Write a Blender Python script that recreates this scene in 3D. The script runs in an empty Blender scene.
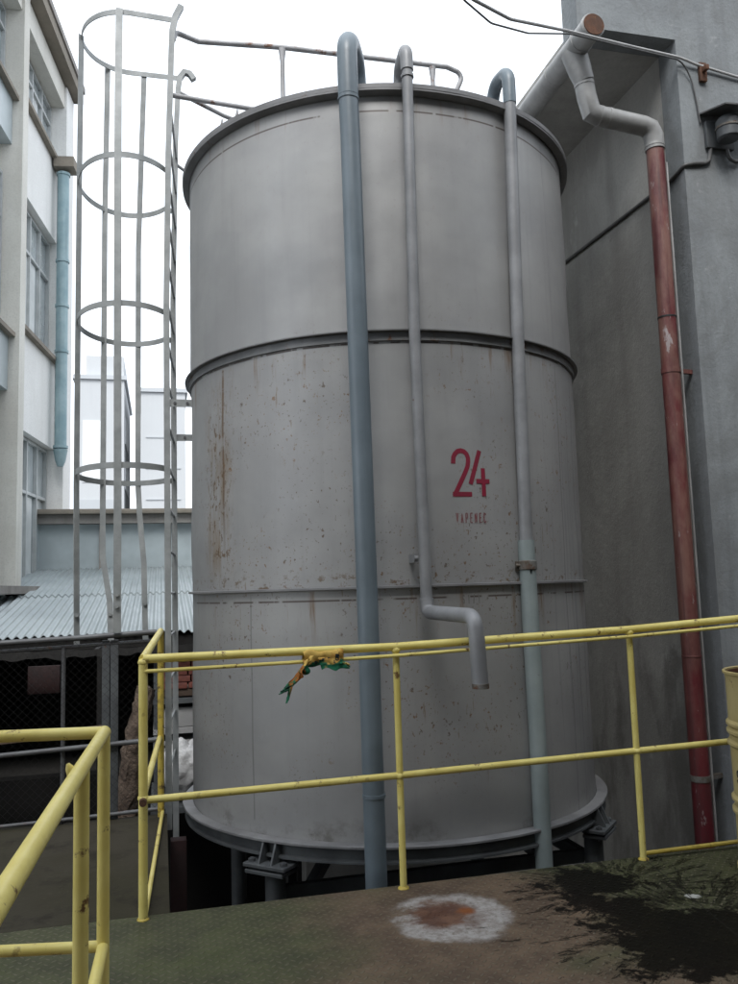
import bpy, bmesh, math, random
from mathutils import Vector, Matrix, noise as mnoise
PI = math.pi
random.seed(7)
S = bpy.context.scene
COL = S.collection

# ------------------------------------------------------------------ node helpers
class Mat:
    def __init__(self, name, rough=.6, metal=0., spec=.5):
        self.m = bpy.data.materials.new(name); self.m.use_nodes = True
        self.nt = self.m.node_tree; self.nt.nodes.clear()
        self.out = self.n('ShaderNodeOutputMaterial'); self.b = self.n('ShaderNodeBsdfPrincipled')
        self.nt.links.new(self.b.outputs[0], self.out.inputs[0])
        self.b.inputs['Roughness'].default_value = rough; self.b.inputs['Metallic'].default_value = metal
        self.b.inputs['Specular IOR Level'].default_value = spec
        tc = self.n('ShaderNodeTexCoord'); self.co = tc.outputs['Object']
    def n(self, t, **k):
        x = self.nt.nodes.new(t)
        for a, v in k.items(): setattr(x, a, v)
        return x
    def put(self, sock, v):
        if isinstance(v, bpy.types.NodeSocket): self.nt.links.new(v, sock)
        elif isinstance(v, (tuple, list)) and len(v) == 3 and sock.type == 'RGBA': sock.default_value = (*v, 1)
        else: sock.default_value = v
    def math(self, op, a, b=0., c=0., clamp=False):
        x = self.n('ShaderNodeMath', operation=op, use_clamp=clamp)
        self.put(x.inputs[0], a); self.put(x.inputs[1], b); self.put(x.inputs[2], c)
        return x.outputs[0]
    def add(self, a, b): return self.math('ADD', a, b)
    def sub(self, a, b): return self.math('SUBTRACT', a, b)
    def mul(self, a, b): return self.math('MULTIPLY', a, b)
    def xyz(self, v=None):
        s = self.n('ShaderNodeSeparateXYZ'); self.put(s.inputs[0], v or self.co); return s.outputs
    def vec(self, x=0., y=0., z=0.):
        s = self.n('ShaderNodeCombineXYZ')
        for i, q in enumerate((x, y, z)): self.put(s.inputs[i], q)
        return s.outputs[0]
    def scale(self, sx, sy, sz, v=None):
        s = self.n('ShaderNodeVectorMath', operation='MULTIPLY'); self.put(s.inputs[0], v or self.co)
        s.inputs[1].default_value = (sx, sy, sz); return s.outputs[0]
    def noise(self, sc, det=4, rough=.6, v=None, dist=0.):
        x = self.n('ShaderNodeTexNoise'); self.put(x.inputs['Vector'], v or self.co)
        x.inputs['Scale'].default_value = sc; x.inputs['Detail'].default_value = det
        x.inputs['Roughness'].default_value = rough; x.inputs['Distortion'].default_value = dist
        return x.outputs[0]
    def vor(self, sc, v=None, feat='F1'):
        x = self.n('ShaderNodeTexVoronoi', feature=feat); self.put(x.inputs['Vector'], v or self.co)
        x.inputs['Scale'].default_value = sc; return x.outputs['Distance']
    def step(self, v, lo, hi):
        x = self.n('ShaderNodeMapRange', interpolation_type='SMOOTHSTEP'); self.put(x.inputs[0], v)
        x.inputs[1].default_value = lo; x.inputs[2].default_value = hi
        return x.outputs[0]
    def mix(self, f, a, b, mode='MIX'):
        x = self.n('ShaderNodeMix', data_type='RGBA', blend_type=mode)
        self.put(x.inputs[0], f); self.put(x.inputs[6], a); self.put(x.inputs[7], b)
        return x.outputs[2]
    def color(self, c): self.put(self.b.inputs['Base Color'], c)
    def rough(self, v): self.put(self.b.inputs['Roughness'], v)
    def bump(self, h, dist=.002, strength=1.):
        x = self.n('ShaderNodeBump'); self.put(x.inputs['Height'], h)
        x.inputs['Distance'].default_value = dist; x.inputs['Strength'].default_value = strength
        self.nt.links.new(x.outputs[0], self.b.inputs['Normal'])

def paint(name, c1, c2, rough=.5, metal=0., sc=3., rust=0., rustcol=(.11, .045, .02), rsc=14., bump=.001, streak=0.):
    """weathered paint: two tones, optional rust spots and vertical dirt streaks"""
    m = Mat(name, rough, metal)
    c = m.mix(m.step(m.noise(sc, 5), .35, .65), c1, c2)
    if streak:
        s = m.step(m.noise(1., 4, .6, m.scale(9, 9, .5)), .45, .75)
        c = m.mix(m.mul(s, streak), c, tuple(q*.45 for q in c1))
    if rust:
        r = m.mul(m.step(m.noise(rsc, 6, .7), .74-rust*.25, .80-rust*.22), m.step(m.noise(rsc*.15, 2), .40, .55))
        c = m.mix(r, c, rustcol)
    m.color(c)
    m.rough(m.math('MULTIPLY_ADD', m.noise(sc*2.7, 3), .25, rough-.12))
    m.bump(m.noise(rsc*2.5, 4), bump)
    return m.m

# ------------------------------------------------------------------ mesh helpers
def wobble(a, z, wob):
    return wob*mnoise.noise(Vector((math.cos(a)*2.2, math.sin(a)*2.2, z*1.3)))+wob*.4*mnoise.noise(Vector((math.cos(a)*6, math.sin(a)*6, z*3+9)))
class MB:
    def __init__(self): self.bm = bmesh.new()
    def box(self, x0, x1, y0, y1, z0, z1, bev=0.):
        b = bmesh.new(); bmesh.ops.create_cube(b, size=1)
        for v in b.verts: v.co = Vector(((x0+x1)/2+v.co.x*(x1-x0), (y0+y1)/2+v.co.y*(y1-y0), (z0+z1)/2+v.co.z*(z1-z0)))
        if bev: bmesh.ops.bevel(b, geom=b.edges[:], offset=bev, segments=2, profile=.5, affect='EDGES')
        self.merge(b); return self
    def merge(self, b, M=None):
        if M is not None: bmesh.ops.transform(b, matrix=M, verts=b.verts[:])
        me = bpy.data.meshes.new('t'); b.to_mesh(me); b.free(); self.bm.from_mesh(me); bpy.data.meshes.remove(me)
    def bar(self, p, q, w, t, up=(0, 0, 1), bev=0.):
        """rectangular bar from p to q, w across 'up', t along 'up'"""
        p, q = Vector(p), Vector(q); d = (q-p); L = d.length; d.normalize()
        up = Vector(up); s = d.cross(up)
        if s.length < 1e-4: s = d.cross(Vector((1, 0, 0)))
        s.normalize(); n = s.cross(d)
        M = Matrix((s, d, n)).transposed().to_4x4(); M.translation = p
        b = bmesh.new(); bmesh.ops.create_cube(b, size=1)
        for v in b.verts: v.co = Vector((v.co.x*w, (v.co.y+.5)*L, v.co.z*t))
        if bev: bmesh.ops.bevel(b, geom=b.edges[:], offset=bev, segments=1, affect='EDGES')
        self.merge(b, M); return self
    def tube(self, pts, r, seg=16, bend=0., closed_caps=True, wob=0., inner=None):
        pts = [Vector(p) for p in pts]
        if bend: pts = fillet(pts, bend)
        n = len(pts); rr = r if isinstance(r, (list, tuple)) else [r]*n
        if len(rr) != n: rr = [rr[0]]*n
        t0 = (pts[1]-pts[0]).normalized()
        a = t0.cross(Vector((0, 0, 1)))
        if a.length < .05: a = t0.cross(Vector((0, 1, 0)))
        a.normalize(); rings = []
        for i, p in enumerate(pts):
            if i == 0: t = pts[1]-pts[0]
            elif i == n-1: t = pts[-1]-pts[-2]
            else: t = (pts[i+1]-p).normalized()+(p-pts[i-1]).normalized()
            t.normalize(); a = (a-t*a.dot(t)).normalized(); b = t.cross(a)
            k = 1.
            if 0 < i < n-1: k = 1/max(.6, math.sqrt(max(.36, (1+(pts[i+1]-p).normalized().dot((p-pts[i-1]).normalized()))/2)))
            k = min(k, 1.06)
            ring = []
            for j in range(seg):
                an = 2*PI*j/seg
                rad = rr[i]*k*(1+wob*mnoise.noise(p*9+Vector((math.cos(an), math.sin(an), 0))*2))
                ring.append(self.bm.verts.new(p+(a*math.cos(an)+b*math.sin(an))*rad))
            rings.append(ring)
        for i in range(n-1):
            for j in range(seg):
                self.bm.faces.new((rings[i][j], rings[i][(j+1) % seg], rings[i+1][(j+1) % seg], rings[i+1][j]))
        if closed_caps:
            self.bm.faces.new(rings[0][::-1]); self.bm.faces.new(rings[-1])
        if inner:   # open last end: a short bore
            pass
        return self
    def strip(self, pts, w, t, up=(0, 0, 1), closed=False):
        """flat bar swept along a horizontal path: w along up, t across"""
        pts = [Vector(p) for p in pts]; up = Vector(up); n = len(pts); rings = []
        for i, p in enumerate(pts):
            d = (pts[min(i+1, n-1)]-pts[max(i-1, 0)]).normalized(); s = d.cross(up).normalized()
            rings.append([self.bm.verts.new(p+s*t/2*a+up*w/2*b) for a, b in ((-1, -1), (1, -1), (1, 1), (-1, 1))])
        for i in range(n-1):
            for j in range(4): self.bm.faces.new((rings[i][j], rings[i][(j+1) % 4], rings[i+1][(j+1) % 4], rings[i+1][j]))
        self.bm.faces.new(rings[0][::-1]); self.bm.faces.new(rings[-1]); return self
    def lathe(self, cx, cy, prof, seg=96, wob=0., close=False):
        rings = []
        for r, z in prof:
            ring = []
            for j in range(seg):
                a = 2*PI*j/seg; rad = r
                if wob: rad += wobble(a, z, wob)
                ring.append(self.bm.verts.new((cx+rad*math.cos(a), cy+rad*math.sin(a), z)))
            rings.append(ring)
        m = len(rings)
        for i in range(m if close else m-1):
            A, B = rings[i], rings[(i+1) % m]
            for j in range(seg): self.bm.faces.new((A[j], A[(j+1) % seg], B[(j+1) % seg], B[j]))
        return self
    def cyl(self, p, q, r, seg=16, r2=None):
        return self.tube([p, q], [r, r if r2 is None else r2], seg)
    def poly(self, pts, d):
        """planar outline extruded by vector d"""
        vs = [self.bm.verts.new(p) for p in pts]; ws = [self.bm.verts.new(Vector(p)+Vector(d)) for p in pts]
        self.bm.faces.new(vs); self.bm.faces.new(ws[::-1]); n = len(vs)
        for i in range(n): self.bm.faces.new((vs[i], ws[i], ws[(i+1) % n], vs[(i+1) % n]))
        return self
    def build(self, name, mat, parent=None, angle=35, mats=None):
        bmesh.ops.recalc_face_normals(self.bm, faces=self.bm.faces[:])
        off = Vector((0, 0, 0))
        if parent is not None:
            r = parent
            while r.parent: r = r.parent
            off = Vector(r.location)
            bmesh.ops.translate(self.bm, verts=self.bm.verts[:], vec=-off)
        me = bpy.data.meshes.new(name); self.bm.to_mesh(me); self.bm.free()
        me.polygons.foreach_set('use_smooth', [True]*len(me.polygons))
        me.set_sharp_from_angle(angle=math.radians(angle))
        for x in (mats or [mat]): me.materials.append(x)
        o = bpy.data.objects.new(name, me); COL.objects.link(o)
        if parent is not None: o.parent = parent
        return o

def fillet(pts, rad, seg=8):
    out = [pts[0]]
    for i in range(1, len(pts)-1):
        p, a, b = pts[i], pts[i-1], pts[i+1]
        d1 = (a-p); d2 = (b-p); l = min(rad, d1.length*.49, d2.length*.49)
        d1.normalize(); d2.normalize()
        if d1.dot(d2) < -.999: out.append(p); continue
        th = d1.angle(d2); tl = min(rad/math.tan(th/2), (a-p).length*.49, (b-p).length*.49)
        s, e = p+d1*tl, p+d2*tl; R = tl*math.tan(th/2)
        c = p+(d1+d2).normalized()*(R/math.sin(th/2))
        for k in range(seg+1):
            va, vb = s-c, e-c; om = va.angle(vb); f = k/seg
            out.append(c+va*(math.sin((1-f)*om)/math.sin(om))+vb*(math.sin(f*om)/math.sin(om)))
    out.append(pts[-1]); return out

def tag(o, label, cat, group=None):
    o['label'] = label; o['category'] = cat
    if group: o['group'] = group
    return o
def thing(name, label, cat, loc, group=None):
    o = bpy.data.objects.new(name, None); COL.objects.link(o); o.location = loc; o.empty_display_size = .2
    return tag(o, label, cat, group)
def struct(o): o['kind'] = 'structure'; return o
def repeat(src, delta, label=None):
    c = src.copy(); COL.objects.link(c); c.parent = src.parent; c.location = src.location+Vector(delta)
    if label: c['label'] = label
    for ch in src.children:
        d = ch.copy(); COL.objects.link(d); d.parent = c
    return c

# ------------------------------------------------------------------ materials
TR = 1.465; TC = (1.685, 6.27)          # tank radius, axis
def tank_material(name, k=1., detail=True):
    m = Mat(name, .42, .22, .5)
    x, y, z = m.xyz()
    ang = m.math('ARCTAN2', x, m.mul(y, -1.)); a = m.mul(ang, TR)
    pl = m.vec(a, z, 0.)
    c = m.mix(m.step(m.noise(1.1, 5, .6, pl), .35, .65), tuple(q*k for q in (.350, .350, .346)), tuple(q*k for q in (.290, .290, .290)))
    # vertical drip streaks
    s1 = m.step(m.noise(1., 4, .62, m.vec(m.mul(a, 9.), m.mul(z, .55), 0.)), .48, .78)
    c = m.mix(m.mul(s1, .14), c, (.15, .15, .148))
    s2 = m.step(m.noise(1., 3, .6, m.vec(m.mul(a, 28.), m.mul(z, .35), 4.)), .52, .72)
    right = m.step(a, .45, 1.3)
    c = m.mix(m.mul(s2, m.math('MULTIPLY_ADD', right, .45, .03)), c, (.11, .115, .12))
    rp = m.mul(m.step(m.noise(1., 3, .55, m.vec(m.mul(a, .9), m.mul(z, 1.6), 21.)), .50, .56), .16)
    c = m.mix(rp, c, (.24, .25, .26))
    # pale scuffs
    c = m.mix(m.mul(m.step(m.noise(7., 5, .7, pl), .60, .78), .22), c, (.40, .40, .40))
    if detail:
        low = m.step(m.noise(1.3, 3, .55, m.vec(m.mul(a, 1.2), m.mul(z, .8), 3.)), .42, .55)
        zone = m.mul(m.step(z, .15, .6), m.sub(1., m.step(z, 2.6, 3.3)))
        spk = m.step(m.noise(26., 4, .65, m.vec(a, m.mul(z, .75), 0.)), .60, .67)
        spk2 = m.mul(m.step(m.noise(48., 2, .5, pl), .66, .70), .9)
        rust = m.mul(m.math('MAXIMUM', m.mul(spk, low), m.mul(m.mul(spk2, low), .9)), m.math('MULTIPLY_ADD', zone, .85, .10))
        c = m.mix(m.mul(rust, .85), c, m.mix(m.step(m.noise(9., 2), .42, .55), (.085, .052, .028), (.19, .095, .03)))
        # short rust tears below the larger specks, mostly on the left
        tear = m.mul(m.step(m.noise(1., 3, .6, m.vec(m.mul(a, 34.), m.mul(z, 4.2), 9.)), .64, .72), m.mul(low, m.math('MULTIPLY_ADD', zone, .7, 0.)))
        c = m.mix(m.mul(tear, .8), c, (.17, .095, .04))
        # rusty swath near the left edge with one long tear, and rust creeping up from the middle ring
        wob = m.math('MULTIPLY_ADD', m.noise(2.5, 3, .6, pl), .10, -.05)
        sw = m.sub(1., m.step(m.math('ABSOLUTE', m.add(m.add(a, 1.64), wob)), .05, .24))
        sw = m.mul(sw, m.mul(m.step(z, 1.5, 1.75), m.sub(1., m.step(z, 2.5, 3.0))))
        st = m.step(m.noise(1., 5, .7, m.vec(m.mul(a, 14.), m.mul(z, 2.0), 2.)), .40, .66)
        c = m.mix(m.mul(m.mul(sw, st), .55), c, (.20, .125, .05))
        sp3 = m.step(m.noise(19., 4, .65, m.vec(m.mul(a, 1.5), m.mul(z, .8), 6.)), .55, .62)
        c = m.mix(m.mul(m.mul(sw, sp3), .85), c, (.12, .065, .022))
        ln = m.sub(1., m.step(m.math('ABSOLUTE', m.add(m.add(a, 1.565), m.mul(wob, .25))), .006, .016))
        ln = m.mul(ln, m.mul(m.step(m.noise(7., 4, .7, m.vec(0., z, 5.)), .36, .50), m.step(z, 1.6, 2.2)))
        c = m.mix(m.mul(m.mul(ln, m.sub(1., m.step(z, 2.96, 2.98))), .8), c, (.12, .065, .025))
        sp4 = m.mul(m.step(m.noise(13., 5, .7, m.vec(a, m.mul(z, 1.4), 8.)), .54, .62), m.mul(m.step(z, 1.5, 1.51), m.sub(1., m.step(z, 1.53, 1.62))))
        c = m.mix(m.mul(sp4, .8), c, (.13, .075, .03))
        clu = m.mul(m.sub(1., m.step(m.math('ABSOLUTE', m.add(a, .82)), .1, .35)), m.mul(m.step(z, 1.5, 1.7), m.sub(1., m.step(z, 2.1, 2.4))))
        sp5 = m.step(m.noise(36., 3, .6, m.vec(a, m.mul(z, .8), 12.)), .62, .68)
        c = m.mix(m.mul(m.mul(clu, sp5), .8), c, (.10, .058, .026))
        # rust runs under the stiffener rings and the rim
        for zr, ln, am in ((3.02, .34, .75), (1.49, .42, .85), (4.6, .22, .35)):
            d = m.sub(zr, z)
            band = m.mul(m.step(d, 0., .01), m.sub(1., m.step(d, .05, ln)))
            run = m.step(m.noise(1., 5, .7, m.vec(m.mul(a, 11.), m.mul(z, .8), zr)), .55, .70)
            c = m.mix(m.mul(m.mul(band, run), am), c, (.17, .095, .04))
        # weld lines
        for zr in (4.50, 2.990, 1.425):
            ln = m.sub(1., m.step(m.math('ABSOLUTE', m.sub(z, zr)), .003, .008))
            brk = m.step(m.noise(5., 3, .6, m.vec(m.mul(a, 1.4), zr, 1.)), .44, .50)
            c = m.mix(m.mul(m.mul(ln, brk), .8), c, (.055, .032, .025))
        # a few plate seams running upright
        for a0, z0, z1 in ((1.0, 0., 3.), (1.32, 1.5, 3.), (1.55, .0, 3.), (-1.30, .1, 1.5), (.62, 0., 1.5)):
            ln = m.mul(m.sub(1., m.step(m.math('ABSOLUTE', m.sub(a, a0)), .003, .008)), m.mul(m.step(z, z0, z0+.02), m.sub(1., m.step(z, z1-.1, z1))))
            c = m.mix(m.mul(ln, .45), c, (.09, .09, .09))
        # grime gathered in the foot corner
        c = m.mix(m.mul(m.mul(m.sub(1., m.step(z, .05, .22)), m.step(m.noise(3., 5, .7, pl), .5, .68)), .6), c, (.07, .06, .045))
    m.color(c)
    m.rough(m.math('MULTIPLY_ADD', m.noise(6., 4), .25, .34))
    m.bump(m.add(m.noise(1.6, 3, .5, pl), m.mul(m.noise(60., 3), .02)), .03, .35)
    return m.m
M_TANK = tank_material('weathered_grey_tank_paint')
M_RING = paint('dark_grey_ring_paint', (.20, .20, .205), (.15, .15, .152), .5, .1, 5, .5, rsc=9)
M_WEB = paint('grey_ring_web_paint', (.20, .205, .21), (.15, .155, .16), .5, .1, 4, .75, (.13, .06, .03), 10, streak=.3)
M_FLANGE = paint('grey_flange_paint', (.24, .24, .245), (.17, .17, .175), .5, .1, 4, .3)
M_LEG = paint('grey_leg_paint', (.11, .12, .125), (.075, .08, .085), .55, .1, 5, .2)
M_LADDER = paint('grey_ladder_paint', (.31, .325, .325), (.23, .245, .245), .5, .05, 6, .15)
M_RAILG = paint('rusting_grey_rail_paint', (.40, .40, .41), (.30, .30, .305), .55, .1, 5, .75, (.17, .09, .06), 8)
M_YEL = paint('yellow_rail_paint', (.80, .69, .23), (.70, .58, .16), .40, 0, 4, .62, (.17, .09, .035), 15, streak=.12)
M_YELD = paint('worn_yellow_rail_paint', (.56, .43, .08), (.46, .34, .06), .45, 0, 6, .9, (.10, .06, .03), 18)
M_BLUE = paint('blue_grey_pipe_plastic', (.165, .205, .235), (.125, .158, .182), .38, 0, 1.5, .12, bump=.0006, streak=.4)
M_THIN = paint('grey_pipe_paint', (.285, .29, .30), (.215, .22, .228), .45, .1, 4, .25)
M_PALE = paint('pale_green_pipe_paint', (.30, .345, .345), (.24, .285, .285), .45, 0, 3, .25, streak=.25)
M_GUT = paint('pale_zinc_gutter', (.38, .38, .375), (.28, .28, .275), .5, .15, 5, .25, streak=.25)
M_RUST = paint('bare_rust', (.13, .055, .028), (.08, .04, .025), .85, 0, 12, .6, (.22, .10, .04), 20, .003)
M_WELD = paint('grubby_clamp_steel', (.12, .10, .08), (.20, .20, .19), .6, .3, 18, .8)
def red_pipe():
    m = Mat('faded_red_pipe_paint', .42)
    x, y, z = m.xyz()
    c = m.mix(m.step(m.noise(4, 5, .65, m.scale(1, 1, .5)), .36, .64), (.125, .012, .020), (.085, .018, .022))
    bleach = m.mul(m.step(z, 2.6, 4.8), .85)
    c = m.mix(m.mul(bleach, m.step(m.noise(5, 5, .7, m.scale(1, 1, .35)), .32, .62)), c, (.225, .12, .095))
    c = m.mix(m.mul(m.step(m.noise(9, 5, .7, m.scale(1, 1, .28)), .63, .68), .8), c, (.42, .38, .38))
    dirt = m.mul(m.sub(1., m.step(z, .2, 1.4)), m.step(m.noise(6, 4, .6), .3, .6))
    c = m.mix(m.mul(dirt, .75), c, (.075, .04, .035))
    stk = m.step(m.noise(1., 5, .65, m.scale(22, 22, .9)), .48, .66)
    c = m.mix(m.mul(stk, .55), c, (.060, .022, .022))
    chip = m.step(m.noise(14., 5, .7, m.scale(1, 1, .4)), .64, .67)
    c = m.mix(m.mul(chip, .6), c, (.30, .26, .25))
    m.color(c); m.rough(m.math('MULTIPLY_ADD', m.noise(8, 3), .3, .3)); m.bump(m.noise(40, 4), .001)
    return m.m
M_RED = red_pipe()
M_TEAL = paint('teal_downpipe_paint', (.20, .31, .345), (.30, .41, .44), .5, 0, 2.2, .25, streak=.4)
M_BLACK = paint('black_rubber', (.018, .018, .018), (.03, .03, .03), .5, 0, 8)
M_CABLE = paint('grey_cable_sheath', (.50, .50, .50), (.40, .40, .40), .5, 0, 8)
M_CABLED = paint('dark_cable_sheath', (.10, .10, .10), (.07, .07, .07), .5, 0, 8)
M_MARK = paint('crimson_marking_paint', (.23, .012, .035), (.19, .015, .035), .5, 0, 9)
M_MARK2 = paint('faded_crimson_marking_paint', (.20, .05, .06), (.23, .12, .12), .5, 0, 25)
M_MARK3 = paint('faint_dark_stencil', (.15, .145, .14), (.20, .20, .195), .5, 0, 25)

def wall_mat(name, c1, c2, dark, sc=.7, streak=.5, blot=.4, bump=.006, patch=None):
    m = Mat(name, .9, 0, .2)
    c = m.mix(m.step(m.noise(sc, 6, .62), .36, .64), c1, c2)
    s = m.step(m.noise(1., 5, .6, m.scale(3.6, 3.6, .22)), .46, .74)
    c = m.mix(m.mul(s, streak), c, dark)
    b = m.step(m.noise(2.6, 6, .72, dist=.6), .52, .72)
    c = m.mix(m.mul(b, blot), c, tuple((p+q)/2 for p, q in zip(dark, c1)))
    fine = m.noise(40, 5, .7)
    c = m.mix(m.mul(m.step(fine, .45, .7), .36), c, tuple(q*.6 for q in c1))
    if patch: c = patch(m, c)
    m.color(c); m.bump(m.add(m.noise(9, 6, .65), m.mul(fine, .5)), bump)
    return m.m
def patch_side(m, c):
    # old damp stains with outlines of their own, and shade painted beside the tank
    x, y, z = m.xyz()
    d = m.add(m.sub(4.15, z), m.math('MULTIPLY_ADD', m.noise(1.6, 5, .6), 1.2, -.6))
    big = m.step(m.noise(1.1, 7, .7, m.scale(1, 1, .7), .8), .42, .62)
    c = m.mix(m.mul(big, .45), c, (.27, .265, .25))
    near = m.mul(m.step(m.add(y, m.math('MULTIPLY_ADD', m.noise(1.5, 5, .65, m.scale(1, 1, .35)), 1.6, -.8)), 6.0, 6.6), .75)  # contact shade of the gap by the tank, put into the wall colour
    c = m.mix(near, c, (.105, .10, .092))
    low = m.mul(m.step(m.noise(.9, 5, .62, m.scale(1, 1.3, .5)), .50, .60), m.step(d, 0., .12))
    c = m.mix(m.mul(low, .55), c, (.13, .125, .115))
    c = m.mix(m.mul(m.step(m.noise(2.2, 6, .7, m.scale(1, 1, .6)), .60, .70), .5), c, (.55, .55, .53))
    return c
def patch_front(m, c):
    x, y, z = m.xyz()
    w = m.math('MULTIPLY_ADD', m.noise(2.2, 4, .6), .7, -.35)
    blue = m.mul(m.step(m.add(m.sub(4.75, z), w), .0, .25), m.step(m.add(m.sub(x, 3.86), m.mul(w, .2)), .0, .10))
    c = m.mix(m.mul(blue, .75), c, (.25, .32, .335))
    rs = m.mul(m.mul(m.sub(1., m.step(m.math('ABSOLUTE', m.sub(x, 4.01)), .015, .045)), m.mul(m.step(z, 4.95, 5.2), m.sub(1., m.step(z, 5.3, 5.4)))), m.step(m.noise(1., 4, .6, m.scale(25, 25, 2)), .35, .6))
    c = m.mix(m.mul(rs, .8), c, (.13, .075, .04))
    c = m.mix(m.mul(m.step(m.noise(1.7, 7, .72, m.scale(1, 1, .6), .9), .48, .62), .45), c, (.17, .175, .175))
    c = m.mix(m.mul(m.step(m.noise(5.5, 6, .75), .60, .70), .4), c, (.40, .41, .41))
    ox = m.step(m.noise(1., 4, .6, m.scale(7, 7, .6)), .52, .66)
    warm = m.mul(m.mul(ox, m.step(x, 4.05, 4.35)), m.sub(1., m.step(z, 4.4, 5.4)))
    c = m.mix(m.mul(warm, .45), c, (.30, .275, .24))
    return c
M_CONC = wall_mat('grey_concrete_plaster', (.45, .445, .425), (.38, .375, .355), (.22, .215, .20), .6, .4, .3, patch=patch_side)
M_FRONT = wall_mat('pale_grey_concrete_render', (.28, .30, .31), (.215, .23, .24), (.11, .115, .12), .8, .55, .45, patch=patch_front)
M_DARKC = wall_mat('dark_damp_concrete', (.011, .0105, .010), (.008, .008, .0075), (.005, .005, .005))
M_FACT = wall_mat('unseen_factory_brick', (.10, .085, .075), (.08, .07, .062), (.04, .036, .032))
M_WHITE = wall_mat('off_white_render', (.80, .80, .785), (.73, .73, .71), (.52, .515, .49), .7, .3, .2, .003)
M_CREAM = wall_mat('stained_cream_render', (.68, .67, .62), (.60, .585, .535), (.40, .385, .34), .8, .4, .3, .003)
M_SOFF = wall_mat('brown_stained_concrete_soffit', (.28, .25, .21), (.22, .20, .17), (.12, .10, .08), 1.4, .2, .4)
M_BEAM = wall_mat('weathered_concrete_beam', (.34, .32, .30), (.26, .245, .23), (.14, .13, .12), 1.2, .5, .5)
M_FAR = wall_mat('pale_distant_render', (.49, .505, .515), (.465, .48, .49), (.42, .43, .445), .1, .2, .1, .001)
M_FARW = paint('distant_window_grey', (.39, .41, .425), (.41, .43, .445), .4, 0, .4)
def glass(name, c, rough=.12, metal=0.):
    m = Mat(name, rough, metal, .8)
    m.color(m.mix(m.step(m.noise(1.4, 3), .35, .65), c, tuple(q*.82 for q in c))); m.bump(m.noise(2.5, 2), .004, .4)
    return m.m
M_GLASS = glass('sky_lit_window_glass', (.74, .80, .82), .12, .6)
M_GLASS2 = glass('milky_window_glass', (.42, .48, .50), .35)
M_GLASS3 = glass('bright_window_glass', (.75, .78, .78), .1)
M_WFRAME = paint('grey_window_frame', (.45, .47, .47), (.38, .40, .40), .5, 0, 6)

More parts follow.
